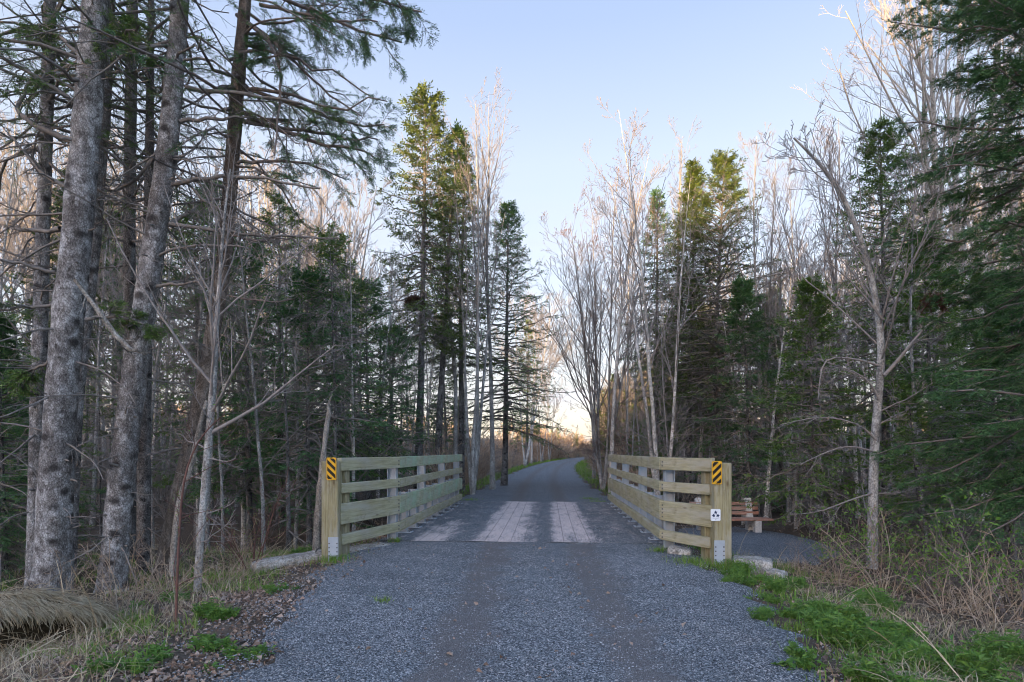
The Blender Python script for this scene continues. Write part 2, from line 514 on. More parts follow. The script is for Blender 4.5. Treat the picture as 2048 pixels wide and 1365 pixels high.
def alongr(R, t):
    n, k = R.shape
    x = np.clip(t * (k - 1), 0, k - 1.001); i = x.astype(int); f = x - i
    ar = np.arange(n)[:, None]
    return R[ar, i] * (1 - f) + R[ar, i + 1] * f


def walk(rg, base, D, L, k, trop=0.0, wob=0.1, pull=None):
    """grow paths: base (n,3), D (n,3), L (n,)"""
    n = len(base); out = np.zeros((n, k, 3)); out[:, 0] = base; d = nrm(D)
    st = (L / (k - 1))[:, None]
    for i in range(1, k):
        d = d + wob * rg.normal(size=(n, 3))
        d[:, 2] += trop / (k - 1)
        d = nrm(d)
        out[:, i] = out[:, i - 1] + d * st
    return out


def grow(rg, Pt, R, m, tr=(0.3, 1.0), ang=(25, 50), lf=(0.3, 0.5), taper=0.6, trop=0.3, wob=0.12, k=5, rf=0.5, rmin=0.005, tip=0.35):
    n = len(Pt)
    if n == 0: return Pt, R
    t = tr[0] + (tr[1] - tr[0]) * (np.arange(m)[None] + rg.uniform(0, 1, (n, m))) / m
    pos, tan = along(Pt, t)
    Ln = np.linalg.norm(np.diff(Pt, axis=1), axis=-1).sum(1)[:, None]
    L = Ln * rg.uniform(lf[0], lf[1], (n, m)) * (1 - taper * (t - tr[0]) / max(tr[1] - tr[0], 1e-6))
    a = np.radians(rg.uniform(ang[0], ang[1], (n, m)))[..., None]
    rv = nrm(np.cross(tan, rg.normal(size=(n, m, 3))))
    D = np.cos(a) * tan + np.sin(a) * rv
    r0 = np.maximum(alongr(R, t) * rf, rmin)
    C = walk(rg, pos.reshape(-1, 3), D.reshape(-1, 3), L.reshape(-1), k, trop, wob)
    CR = r0.reshape(-1, 1) * np.linspace(1, tip, k)[None]
    return C, np.maximum(CR, rmin * 0.6)


def stem(rg, h, lean=(0, 0), k=14, wob=0.02, base=(0, 0, 0)):
    D = np.array([[lean[0], lean[1], 1.0]])
    return walk(rg, np.array([base], float), D, np.array([h]), k, 0.15, wob)


# bare broadleaf tree --------------------------------------------------
def bare_tree(rg, h=12, r=0.09, stems=1, spread=0.12, lean=(0, 0), limbs=16, start=0.35, ang=(18, 42), lf=(0.22, 0.42), lv=(6, 4, 3), rmin=0.006, trop=0.5, path=None, prad=None, low=0, lrf=0.5):
    tg, bg = Geo(), Geo()
    if path is None:
        Ps, Rs = [], []
        for i in range(stems):
            az = rg.uniform(0, 6.28) if stems > 1 else 0
            sp = spread * rg.uniform(0.5, 1.1) if stems > 1 else 0
            hh = h * (1 if i == 0 else rg.uniform(0.72, 0.98))
            p = stem(rg, hh, (lean[0] + sp * math.cos(az), lean[1] + sp * math.sin(az)), 14, 0.022)
            if stems > 1:
                p[:, 1:, :2] += 0.10 * np.array([math.cos(az), math.sin(az)]) * np.minimum(np.arange(1, 14) / 2, 1)[None, :, None]
            rr = r * (1 if stems == 1 else rg.uniform(0.6, 0.9))
            q = np.linspace(0, 1, 14)
            Ps.append(p); Rs.append((rr * ((1 - q) ** 0.85 * 0.93 + 0.07) * (1 + 0.35 * np.exp(-q * 22)))[None])
        T = np.concatenate(Ps); TR = np.maximum(np.concatenate(Rs), rmin)
    else:
        T, TR = path[None], prad[None]
    tubes(tg, T, TR, 9)
    P1, R1 = grow(rg, T, TR, limbs, (start, 0.97), ang, lf, 0.72, trop, 0.09, 7, lrf, rmin)
    if low:
        Pl, Rl = grow(rg, T, TR, low, (0.1, start), (50, 95), (0.08, 0.2), 0.2, 0.1, 0.16, 7, 0.22, rmin)
        P1 = np.concatenate([P1, Pl]); R1 = np.concatenate([R1, Rl])
    tubes(bg, P1, R1, 5)
    P2, R2 = grow(rg, P1, R1, lv[0], (0.2, 0.98), (22, 55), (0.3, 0.55), 0.6, 0.35, 0.1, 5, 0.55, rmin)
    tubes(bg, P2, R2, 3)
    P3, R3 = grow(rg, P2, R2, lv[1], (0.2, 1.0), (20, 55), (0.3, 0.6), 0.5, 0.3, 0.1, 4, 0.6, rmin)
    tubes(bg, P3, R3, 3)
    if lv[2]:
        P4, R4 = grow(rg, P3, R3, lv[2], (0.25, 1.0), (20, 50), (0.35, 0.7), 0.4, 0.25, 0.08, 3, 0.7, rmin)
        tubes(bg, P4, R4, 3)
        return tg, bg, P4
    return tg, bg, P3


# conifer --------------------------------------------------------------
def spray_template(rg, n, wid, ln=0.42, splay=42):
    q = []
    for i in range(n):
        x = (i + 0.3) / n * 0.72
        s = 1 if i % 2 else -1
        yaw = math.radians(s * splay * rg.uniform(0.6, 1.2)) if i < n - 1 else 0
        pit = math.radians(rg.uniform(-25, 35))
        l = ln * rg.uniform(0.8, 1.2)
        dx = np.array([math.cos(yaw) * math.cos(pit), math.sin(yaw) * math.cos(pit), math.sin(pit)])
        roll = rg.uniform(-0.9, 0.9)
        sd = np.array([-math.sin(yaw) * math.cos(roll), math.cos(yaw) * math.cos(roll), math.sin(roll)])
        o = np.array([x, 0, 0])
        q.append([o, o + dx * l * 0.5 + sd * wid, o + dx * l, o + dx * l * 0.5 - sd * wid])
    return np.array(q)


_tr = np.random.default_rng(3)
SPR_FAR = [spray_template(_tr, 4, 0.085) for _ in range(4)]
SPR_NEAR = [spray_template(_tr, 11, 0.035, 0.30, 50) for _ in range(4)]
SPR_CLOSE = [spray_template(_tr, 17, 0.024, 0.24, 52) for _ in range(4)]


def add_sprays(g, rg, pos, D, size, tmpl, mat=0):
    n = len(pos)
    if n == 0: return
    D = nrm(D); up = np.array([0, 0, 1.0]) + 0.45 * rg.normal(size=(n, 3))
    S = nrm(np.cross(up, D)); U = np.cross(D, S)
    pick = rg.integers(0, len(tmpl), n)
    for j, t in enumerate(tmpl):
        w = pick == j
        if not w.any(): continue
        t_ = t.reshape(-1, 3)
        V = pos[w][:, None] + size[w][:, None, None] * (t_[None, :, 0:1] * D[w][:, None] + t_[None, :, 1:2] * S[w][:, None] + t_[None, :, 2:3] * U[w][:, None])
        nf = w.sum() * len(t)
        g.add(V, np.arange(nf * 4).reshape(-1, 4), mat)


def clothe(rg, bg, fg, B, ln, twn, spn, spray, tmpl, rmin, bare, tl=0.42, q0=0.12):
    n = len(B)
    tq = q0 + (0.98 - q0) * (np.arange(twn)[None] + rg.uniform(0, 1, (n, twn))) / twn
    tp, tt = along(B, tq)
    side = nrm(np.cross(tt, np.array([0, 0, 1.0])))
    sg = np.where(np.arange(twn)[None] % 2 == 0, 1.0, -1.0)[..., None] * np.ones((n, 1, 1))
    TD = tt * rg.uniform(0.45, 0.9, (n, twn, 1)) + side * sg * rg.uniform(0.5, 1.0, (n, twn, 1)) + np.array([0, 0, 1.0]) * rg.uniform(-0.4, 0.12, (n, twn, 1))
    TL = np.clip(ln[:, None] * tl * (1.12 - tq) * rg.uniform(0.5, 1.25, (n, twn)), 0.1, 1.1)
    W = walk(rg, tp.reshape(-1, 3), TD.reshape(-1, 3), TL.reshape(-1), 4, -0.12, 0.08)
    tubes(bg, W, np.full((len(W), 4), rmin * 0.8) * np.linspace(1, 0.5, 4)[None], 3)
    keep = (rg.uniform(size=len(W)) > bare) & (tq.reshape(-1) > rg.uniform(0.0, 0.35, len(W)))
    Wk = W[keep]
    if len(Wk):
        sq = 0.1 + 0.9 * (np.arange(spn)[None] + rg.uniform(0, 1, (len(Wk), spn))) / spn
        sp, st = along(Wk, sq)
        s2 = nrm(np.cross(st, np.array([0, 0, 1.0])))
        SD = st + s2 * rg.normal(0, 0.55, sp.shape[:2] + (1,)) + np.array([0, 0, 1.0]) * rg.normal(-0.05, 0.25, sp.shape[:2] + (1,))
        add_sprays(fg, rg, sp.reshape(-1, 3), SD.reshape(-1, 3), (spray * rg.uniform(0.65, 1.3, sp.shape[:2])).reshape(-1), tmpl)
    bq = np.linspace(0.55, 1.0, 4)[None] * np.ones((n, 1)); bp, bt = along(B, bq)
    add_sprays(fg, rg, bp.reshape(-1, 3), (bt + rg.normal(0, 0.25, bt.shape)).reshape(-1, 3), np.full(bp.shape[0] * 4, spray), tmpl)


def conifer(rg, h=12, r=0.13, crown=0.25, L=1.8, n=120, twn=10, spn=4, spray=0.17, droop=0.35, dead=30, path=None, prad=None,
            tmpl=None, bare=0.15, power=0.8, deadlen=1.0, az=None, rmin=0.006, knots=0, zlo=0.0, tdead=6, ang_lo=-12, wig=0.025):
    tmpl = tmpl or SPR_FAR
    tg, bg, fg = Geo(), Geo(), Geo()
    if path is None:
        path = stem(rg, h, (rg.normal() * 0.02, rg.normal() * 0.02), 16, 0.008)[0]
        q = np.linspace(0, 1, 16)
        prad = r * ((1 - q) ** 0.9 * 0.95 + 0.05) * (1 + 0.3 * np.exp(-q * 25))
    nside = 8 if not knots else 22
    T = path[None]; TR = prad[None]
    if knots:
        kk = 90; t = np.linspace(0, 1, kk)[None]
        T2, _ = along(T, t); R2 = alongr(TR, t)
        V = tubes(tg, T2, R2, nside)[0]
        cen = T2[0][:, None]; rad = V - cen
        bump = 1 + 0.035 * wav(V[..., 2] * 9 + rad[..., 0] * 30, rad[..., 1] * 30 + V[..., 2] * 5, 1.0)[..., None]
        # swollen scars where limbs were shed
        sc = np.zeros(V.shape[:2])
        for _ in range(knots):
            i = rg.uniform(2, kk - 4); j = rg.uniform(0, nside)
            di = (np.arange(kk)[:, None] - i) / 1.0; dj = (np.arange(nside)[None] - j + nside / 2) % nside - nside / 2
            sc += 0.11 * np.exp(-(di ** 2 + (dj / 1.1) ** 2))
        # root flare
        zf = np.linspace(0, 1, kk)[:, None]
        fl = 0.26 * np.exp(-zf * 50) * (0.8 + 0.8 * np.cos(np.arange(nside)[None] * 2 * np.pi / nside * 5 + 1))
        V2 = cen + rad * (bump + (sc + fl)[..., None])
        tg.v[-1] = V2.reshape(-1, 3).astype(np.float32)
        ns = knots; ts = rg.uniform(0.02, 0.5, ns); sp_, _ = along(T, ts[None]); sp_ = sp_[0]; aa = rg.uniform(0, 6.28, ns)
        Ds = np.stack([np.cos(aa), np.sin(aa), rg.uniform(-0.4, 0.3, ns)], -1); rs = alongr(TR, ts[None])[0]
        Ws = walk(rg, sp_ + Ds * (rs * 0.85)[:, None], Ds, 0.03 + 0.22 * rg.uniform(0, 1, ns) ** 3, 4, 0, 0.15)
        tubes(bg, Ws, rg.uniform(0.008, 0.017, ns)[:, None] * np.array([[1.3, 1, 0.8, 0.5]]), 5)
    else:
        tubes(tg, T, TR, nside)
    Lh = np.linalg.norm(np.diff(path, axis=0), axis=-1).sum()
    # live branches
    t = crown + (0.985 - crown) * (np.arange(n) + rg.uniform(0, 1, n)) / n
    s = (t - crown) / (1 - crown)
    pos, tan = along(T, t[None]); pos = pos[0]
    ln = L * (((1 - s) ** power) * 0.95 + 0.05) * np.minimum(1, (s + 0.2) / 0.35) ** 0.6 * rg.uniform(0.6, 1.15, n)
    e = np.radians(ang_lo + (48 - ang_lo) * s ** 1.4 + rg.normal(0, 8, n))
    a = (np.arange(n) * 2.399 + rg.normal(0, 0.5, n)) if az is None else rg.uniform(az[0], az[1], n)
    hd = np.stack([np.cos(a), np.sin(a), 0 * a], -1)
    q = np.linspace(0, 1, 7)[None, :, None]
    dr = (droop * (1 - 0.7 * s) * rg.uniform(0.5, 1.3, n))[:, None, None]
    B = pos[:, None] + hd[:, None] * (ln[:, None, None] * q * np.cos(e)[:, None, None])
    B[:, :, 2:] += ln[:, None, None] * (np.sin(e)[:, None, None] * q - dr * q ** 2 + 0.55 * dr * q ** 3.2)
    B[:, 1:] += np.cumsum(rg.normal(size=(n, 6, 3)) * wig * ln[:, None, None], axis=1)
    BR = np.maximum((0.006 + 0.011 * ln)[:, None] * np.linspace(1, 0.25, 7)[None], rmin)
    tubes(bg, B, BR, 4)
    clothe(rg, bg, fg, B, ln, twn, spn, spray, tmpl, rmin, bare)
    # leader
    add_sprays(fg, rg, path[-1:] + rg.normal(0, 0.03, (14, 3)) - np.array([0, 0, 1.0]) * rg.uniform(0, 0.4, (14, 1)), np.array([[0, 0, 1.0]]) + rg.normal(0, 0.5, (14, 3)), np.full(14, spray), tmpl)
    if dead:
        td = np.sort(rg.uniform(0.03, min(crown + 0.25, 0.9), dead)); dp, _ = along(T, td[None]); dp = dp[0]
        da = rg.uniform(0, 6.28, dead); de = np.radians(rg.normal(-4, 16, dead))
        D = np.stack([np.cos(da) * np.cos(de), np.sin(da) * np.cos(de), np.sin(de)], -1)
        dl = deadlen * rg.uniform(0.25, 1.25, dead) * (0.55 + 0.7 * td / max(td))
        C = walk(rg, dp, D, dl, 8, -0.35, 0.13)
        CR = np.maximum((0.006 + 0.008 * dl)[:, None] * np.linspace(1, 0.3, 8)[None], rmin)
        tubes(bg, C, CR, 5)
        C2, CR2 = grow(rg, C, CR, tdead, (0.25, 1), (30, 75), (0.25, 0.5), 0.5, -0.5, 0.16, 5, 0.5, rmin * 0.8)
        tubes(bg, C2, CR2, 3)
        C3, CR3 = grow(rg, C2, CR2, 3, (0.2, 1), (30, 70), (0.25, 0.55), 0.5, -0.5, 0.14, 4, 0.7, rmin * 0.7)
        tubes(bg, C3, CR3, 3)
    return tg, bg, fg


def shrub(rg, n=10, h=1.4, spread=0.5, lv=(5, 3), r=0.008, leaves=0, leafsize=0.05, trop=-0.15, rmin=0.0035):
    g, lg = Geo(), Geo()
    a = rg.uniform(0, 6.28, n); sp = spread * rg.uniform(0.2, 1.2, n)
    D = np.stack([np.cos(a) * sp, np.sin(a) * sp, np.ones(n)], -1)
    b = np.stack([np.cos(a) * 0.12 * rg.uniform(0, 1, n), np.sin(a) * 0.12 * rg.uniform(0, 1, n), np.full(n, -0.05)], -1)
    P0 = walk(rg, b, D, h * rg.uniform(0.5, 1.15, n), 8, trop, 0.11)
    R0 = np.maximum(r * rg.uniform(0.6, 1.3, (n, 1)) * np.linspace(1, 0.35, 8)[None], rmin)
    tubes(g, P0, R0, 5)
    P1, R1 = grow(rg, P0, R0, lv[0], (0.2, 0.98), (25, 65), (0.25, 0.5), 0.5, 0.1, 0.13, 5, 0.55, rmin)
    tubes(g, P1, R1, 3)
    P2, R2 = grow(rg, P1, R1, lv[1], (0.2, 1), (25, 60), (0.3, 0.6), 0.4, 0.1, 0.12, 4, 0.7, rmin)
    tubes(g, P2, R2, 3)
    if leaves:
        for Q in (P1, P2):
            t = rg.uniform(0.25, 1, (len(Q), leaves)); p, tn = along(Q, t)
            add_leaves(lg, rg, p.reshape(-1, 3), tn.reshape(-1, 3) + rg.normal(0, 0.8, (len(Q) * leaves, 3)), leafsize * rg.uniform(0.5, 1.3, len(Q) * leaves))
    return g, lg


def add_leaves(g, rg, p, D, size, wid=0.28, fold=0.12):
    n = len(p); D = nrm(D); S = nrm(np.cross(D, nrm(rg.normal(size=(n, 3)) + np.array([0, 0, 1.5])))); U = np.cross(S, D)
    s = size[:, None]
    a = p; m = p + D * s * 0.5; t = p + D * s - U * s * fold
    l = p + D * s * 0.45 + S * s * wid + U * s * fold; r_ = p + D * s * 0.45 - S * s * wid + U * s * fold
    V = np.stack([a, l, t, r_], 1)
    i = np.arange(n)[:, None] * 4
    g.add(V, i + np.array([[0, 3, 2, 1]]))


def add_blades(g, rg, p, h, w, lean, az=None, curl=1.0):
    n = len(p)
    a = rg.uniform(0, 6.28, n) if az is None else az
    d = np.stack([np.cos(a), np.sin(a), 0 * a], -1); s = np.stack([-np.sin(a + rg.normal(0, .6, n)), np.cos(a), 0 * a], -1)
    h = h[:, None]; w = w[:, None]; ln = lean[:, None]; z = np.array([[0, 0, 1.0]])
    p1 = p + z * h * 0.55 + d * h * ln * 0.35
    p2 = p + z * h * (1 - 0.35 * curl * ln) + d * h * ln * 1.05
    V = np.stack([p - s * w, p + s * w, p1 + s * w * 0.75, p1 - s * w * 0.75, p2], 1)
    i = np.arange(n)[:, None] * 5
    base = g.n
    g.add(V, i + np.array([[0, 1, 2, 3]]))
    g.f.append((i + np.array([[3, 2, 4]]) + base).astype(np.int32)); g.mi.append(np.zeros(n, np.int32))


# ================================================================== SKY AND LIGHT
SUN_EL = 5.0
EXPO = 3.4
SUN_AZ = math.atan2(-0.5, -0.866)        # sun stands behind the camera, to the left
w = bpy.data.worlds.new('World'); SC.world = w; w.use_nodes = True
nt = w.node_tree; bgn = nt.nodes['Background']
sky = nt.nodes.new('ShaderNodeTexSky'); sky.sky_type = 'NISHITA'; sky.sun_disc = False
sky.sun_elevation = math.radians(SUN_EL); sky.sun_rotation = SUN_AZ
sky.ozone_density = 1.6; sky.dust_density = 0.9


def wn(t, **k):
    x = nt.nodes.new(t)
    for a, b in k.items(): setattr(x, a, b)
    return x


def wmix(fac, a, b, mode='MIX'):
    x = wn('ShaderNodeMix', data_type='RGBA', blend_type=mode)
    for s_, v in ((x.inputs[0], fac), (x.inputs[6], a), (x.inputs[7], b)):
        if hasattr(v, 'is_linked'): nt.links.new(v, s_)
        elif isinstance(v, (int, float)): s_.default_value = v
        else: s_.default_value = (*v, 1)
    return x.outputs[2]


def wramp(fac, stops):
    x = wn('ShaderNodeValToRGB'); e = x.color_ramp.elements
    while len(e) < len(stops): e.new(0.5)
    for s_, (p, c) in zip(e, stops): s_.position = p; s_.color = (*c, 1)
    nt.links.new(fac, x.inputs[0]); return x.outputs[0]


tc = wn('ShaderNodeTexCoord'); sep = wn('ShaderNodeSeparateXYZ'); nt.links.new(tc.outputs['Generated'], sep.inputs[0])
base = wmix(1.0, sky.outputs[0], (1.0, 0.90, 1.0), 'MULTIPLY')
# thin evening mist of the low sky, then streaky clouds in it
K = 0.15 * 2 ** EXPO


def lin(c): return tuple((x / 255 / 12.92 if x < 10 else ((x / 255 + 0.055) / 1.055) ** 2.4) / K for x in c)


# eastern evening sky: cream at the horizon, pale lavender, then clear blue
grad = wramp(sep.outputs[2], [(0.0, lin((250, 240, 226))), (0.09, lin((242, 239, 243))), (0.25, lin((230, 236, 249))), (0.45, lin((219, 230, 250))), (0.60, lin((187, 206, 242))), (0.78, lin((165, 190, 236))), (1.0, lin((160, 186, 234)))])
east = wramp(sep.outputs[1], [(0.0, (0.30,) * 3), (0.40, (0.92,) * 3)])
low_zenith = wramp(sep.outputs[2], [(0.0, (0.93,) * 3), (0.11, (0.88,) * 3), (0.19, (0,) * 3), (0.6, (0,) * 3), (0.8, (0.5,) * 3)])  # upper stops add the gradient over the unseen zenith, for ambient ground light
elev = wmix(1.0, east, low_zenith, 'LIGHTEN')
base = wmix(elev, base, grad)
mp = wn('ShaderNodeMapping'); mp.inputs['Scale'].default_value = (1.0, 1.0, 6.5); nt.links.new(tc.outputs['Generated'], mp.inputs[0])
nz = wn('ShaderNodeTexNoise'); nz.inputs['Scale'].default_value = 2.6; nz.inputs['Detail'].default_value = 7; nz.inputs['Roughness'].default_value = 0.58
nt.links.new(mp.outputs[0], nz.inputs['Vector'])
cm = wramp(nz.outputs['Fac'], [(0.46, (0,) * 3), (0.66, (0.75,) * 3)])
band = wramp(sep.outputs[2], [(0.0, (0.9,) * 3), (0.22, (0.85,) * 3), (0.36, (0.25,) * 3), (0.46, (0.0,) * 3)])
cf = wmix(1.0, wmix(1.0, cm, band, 'MULTIPLY'), east, 'MULTIPLY')
ccol = wramp(nz.outputs['Fac'], [(0.46, (0.99, 0.92, 0.88)), (0.56, (0.80, 0.79, 0.90)), (0.68, (0.62, 0.65, 0.84))])
ccol = wmix(1.0, ccol, (0.74, 0.73, 0.74), 'MULTIPLY')
base = wmix(cf, base, ccol)
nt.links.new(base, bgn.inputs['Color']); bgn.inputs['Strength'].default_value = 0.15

sl = bpy.data.lights.new('evening_sun', 'SUN'); sl.energy = 2.0; sl.angle = math.radians(0.6); sl.color = (1.0, 0.66, 0.34)
so = bpy.data.objects.new('evening_sun', sl); COL.objects.link(so)
from mathutils import Vector
so.rotation_euler = Vector((0.5 * math.cos(math.radians(SUN_EL)), 0.866 * math.cos(math.radians(SUN_EL)), -math.sin(math.radians(SUN_EL)))).to_track_quat('-Z', 'Y').to_euler()

SC.view_settings.view_transform = 'Standard'; SC.view_settings.look = 'None'
SC.view_settings.exposure = EXPO; SC.view_settings.gamma = 1.0
cam = bpy.data.cameras.new('camera'); co = bpy.data.objects.new('camera', cam); COL.objects.link(co)
co.location = (0, 0, EYE); co.rotation_euler = (math.pi / 2, 0, 0)
cam.sensor_width = 36; cam.lens = 36 * F / 2048; cam.shift_y = (HOR - 682.5) / 2048
cam.clip_start = 0.05; cam.clip_end = 3000
SC.camera = co
SC.render.engine = 'CYCLES'
SC.cycles.max_bounces = 8; SC.cycles.diffuse_bounces = 6; SC.cycles.transparent_max_bounces = 4
SC.cycles.use_denoising = True; SC.cycles.denoiser = 'OPENIMAGEDENOISE'; SC.cycles.denoising_input_passes = 'RGB_ALBEDO_NORMAL'; SC.cycles.denoising_prefilter = 'ACCURATE'
SC.cycles.filter_width = 1.05
SC.cycles.use_adaptive_sampling = True; SC.cycles.adaptive_threshold = 0.02

# ================================================================== GROUND
xs = np.concatenate([np.linspace(-420, -40, 30), np.linspace(-38, -9.2, 50), np.arange(-9, 9.01, 0.13), np.linspace(9.2, 38, 50), np.linspace(40, 420, 30)])
ys = np.concatenate([np.linspace(-60, 1, 16), np.arange(1.5, 21, 0.13), np.linspace(21.3, 60, 80), np.linspace(62, 620, 70)])
X, Y = np.meshgrid(xs, ys); Z = ground(X, Y)
Z = Z + 0.02 * wav(X, Y, 7.0) * (np.abs(X - road_x(Y)) > 2)
g = Geo(); nx, ny = len(xs), len(ys); ii = np.arange(nx * ny).reshape(ny, nx)
g.add(np.stack([X, Y, Z], -1), np.stack([ii[:-1, :-1], ii[:-1, 1:], ii[1:, 1:], ii[1:, :-1]], -1).reshape(-1, 4))
tag(part('ground', (g, [M['soil']]), None), kind='structure')


def strip(name, y0, y1, step, hw_extra=0.5):
    yy = np.arange(y0, y1 + 1e-3, step); k = 41
    q = np.linspace(-1, 1, k)
    W = road_w(yy)[:, None]
    wl = W - 0.32 * sstep(8.5, 4.5, yy)[:, None] + 0.28 * wav(yy * 1.3, yy * 0.4, 1.1)[:, None] + 0.10 * wav(yy * 5, yy, 1.0)[:, None]
    wr = W + 0.22 * sstep(8, 4.5, yy)[:, None] + 0.28 * wav(yy * 1.1 + 40, yy * 0.4, 1.2)[:, None] + 0.10 * wav(yy * 6 + 9, yy, 1.0)[:, None]
    Wq = np.where(q[None] < 0, wl, wr)
    U = q[None] * (Wq + 0.6)
    Zs = 0.006 + 0.022 * (1 - (U / W) ** 2).clip(0, 1) - 0.20 * sstep(0, 1, (np.abs(U) - Wq + 0.10) / 0.7)
    track = track_m(U, yy[:, None] + 0 * U) * 0.85
    Zs = Zs - 0.018 * track
    XX = road_x(yy)[:, None] + U; YY = yy[:, None] + 0 * U
    # keep the edge on the ground surface
    G = ground(XX, YY); e = sstep(0.8, 1.0, np.abs(q))[None]
    Zs = np.where(np.abs(U) > Wq - 0.5, np.minimum(Zs, np.maximum(Zs, G - 0.05) * 1.0), Zs)
    Zs = Zs + 0.006 * wav(XX, YY, 5.5)
    g = Geo(); ii = np.arange(len(yy) * k).reshape(len(yy), k)
    g.add(np.stack([XX, YY, Zs], -1), np.stack([ii[:-1, :-1], ii[:-1, 1:], ii[1:, 1:], ii[1:, :-1]], -1).reshape(-1, 4))
    me = g.mesh(name, [M['path']])
    at = me.attributes.new('track', 'FLOAT', 'POINT'); at.data.foreach_set('value', track.reshape(-1).astype(np.float32))
    return tag(part(name, me, None), kind='structure')


strip('path', -6, 10.3, 0.1)
strip('path', 16.7, 240, 0.35)

# bench pad of gravel
th = np.linspace(0, 2 * np.pi, 56, endpoint=False); rr = np.linspace(0, 1, 12)
TH, RR = np.meshgrid(th, rr)
wob = 1 + 0.10 * wav(np.cos(th) * 3, np.sin(th) * 3, 1.3)[None]
PX = 5.15 + 1.75 * RR * wob * np.cos(TH); PY = 12.5 + 2.75 * RR * wob * np.sin(TH)
PZ = np.where(RR > 0.9, ground(PX, PY) - 0.06, np.maximum(ground(PX, PY), -0.46) + 0.035)
ii = np.arange(12 * 56).reshape(12, 56); a = ii[:-1]; b = np.roll(a, -1, 1); c = ii[1:]; d = np.roll(c, -1, 1)
g = Geo(); g.add(np.stack([PX, PY, PZ], -1), np.stack([a, c, d, b], -1).reshape(-1, 4))
tag(part('bench_pad', (g, [M['gravel']]), None), kind='structure')

# unseen rise added behind the camera: it hides the low sun from the lower trees
g = Geo(); k = 160
sd = np.array([-0.5, -0.866]); pd = np.array([0.866, -0.5])
tt = np.linspace(-330, 330, k)
crest = 25.2 + 2.6 * sstep(-1, 3, tt) * sstep(22, 16, tt) + 1.3 * wav(tt, tt * 0, 0.35) + 0.9 * wav(tt, tt * 0 + 3, 1.6)  # hump added to keep the sun off the right-hand birch
prof = [(-70, -1.5), (-40, 10), (-14, 21), (0, None), (16, 20), (60, 8), (140, -1.5)]
rows = []
for off, z in prof:
    zz = crest if z is None else np.full(k, float(z)) + wav(tt, tt * 0 + off, 0.2)
    c2 = sd * (150 + off)
    rows.append(np.stack([c2[0] + pd[0] * tt, c2[1] + pd[1] * tt, zz], -1))
V = np.stack(rows); ii = np.arange(len(prof) * k).reshape(len(prof), k)
g.add(V, np.stack([ii[:-1, :-1], ii[:-1, 1:], ii[1:, 1:], ii[1:, :-1]], -1).reshape(-1, 4))
tag(part('added_shade_hill', (g, [M['soil']]), None), kind='structure')

# ================================================================== BRIDGE
YAW = math.atan(0.0624)


def R2(u, s):          # bridge frame -> world (u to the right of the path axis, s along)
    return np.array([-0.4 + u * math.cos(YAW) + s * math.sin(YAW), -u * math.sin(YAW) + s * math.cos(YAW)])


bridge = thing('trail_bridge', 'flat plank bridge deck with two pale worn wheel strips under scattered gravel', 'bridge', (0, 0, 0))
D0, D1 = 9.62, 17.25
us = np.linspace(-2.47, 2.50, 100); ss = np.linspace(D0, D1, 90)
U, S = np.meshgrid(us, ss)
wx = np.exp(-((U + 0.42) / 0.50) ** 4) * 0.84 + np.exp(-((U - 0.86) / 0.43) ** 4) * 0.82 * (1 - 0.2 * sstep(11.5, 9.7, S))
wx = wx + np.exp(-((U + 1.62) / 0.34) ** 4) * sstep(14.5, 10, S) * 0.70
wx = np.maximum(wx, 0.24 * sstep(1.2, 1.5, U)); wx = np.maximum(wx, 0.20 * sstep(-1.0, -1.3, U))
wx = np.maximum(wx, 0.30 * np.exp(-((U - 0.15) / 0.13) ** 2))
plank = np.floor(U / 0.225)
g = Geo(); ii = np.arange(U.size).reshape(U.shape)
Zd = 0.034 + 0.004 * np.sin(plank * 7.3) + 0 * U
loc = np.stack([U, S, Zd], -1)
g.add(loc, np.stack([ii[:-1, :-1], ii[:-1, 1:], ii[1:, 1:], ii[1:, :-1]], -1).reshape(-1, 4))
me = g.mesh('deck', [M['deck']], False)
at = me.attributes.new('worn', 'FLOAT', 'POINT'); at.data.foreach_set('value', (wx - 0.02).reshape(-1).astype(np.float32))
dk = part('deck', me, bridge); dk.location = (-0.4, 0, 0); dk.rotation_euler = (0, 0, -YAW)
g = Geo(); box(g, (0.015, (D0 + D1) / 2, -0.045), (4.96, D1 - D0 - 0.01, 0.14))
o = part('deck_underside', (g, [M['gravel'], ], False), bridge); o.location = (-0.4, 0, 0); o.rotation_euler = (0, 0, -YAW)
for uu in (-1.6, -0.5, 0.5, 1.5):
    g = Geo(); box(g, (uu, (D0 + D1) / 2, -0.27), (0.16, D1 - D0 + 0.6, 0.30))
    o = part('girder', (g, [M['steel']], False), bridge); o.location = (-0.4, 0, 0); o.rotation_euler = (0, 0, -YAW)

RAIL_Z = [(1.27, 1.465, 0.085), (0.935, 1.085, 0.085), (0.475, 0.785, 0.085), (0.17, 0.325, 0.085)]


def i_post(g, x, y, z0, z1, rz, w=0.13, d=0.14, t=0.012):
    for oy in (-d / 2, d / 2):
        c = np.array([x, y]) + np.array([-math.sin(rz), math.cos(rz)]) * oy
        box(g, (c[0], c[1], (z0 + z1) / 2), (w, t, z1 - z0), rz)
    box(g, (x, y, (z0 + z1) / 2), (t, d - t - 0.002, z1 - z0 - 0.002), rz)


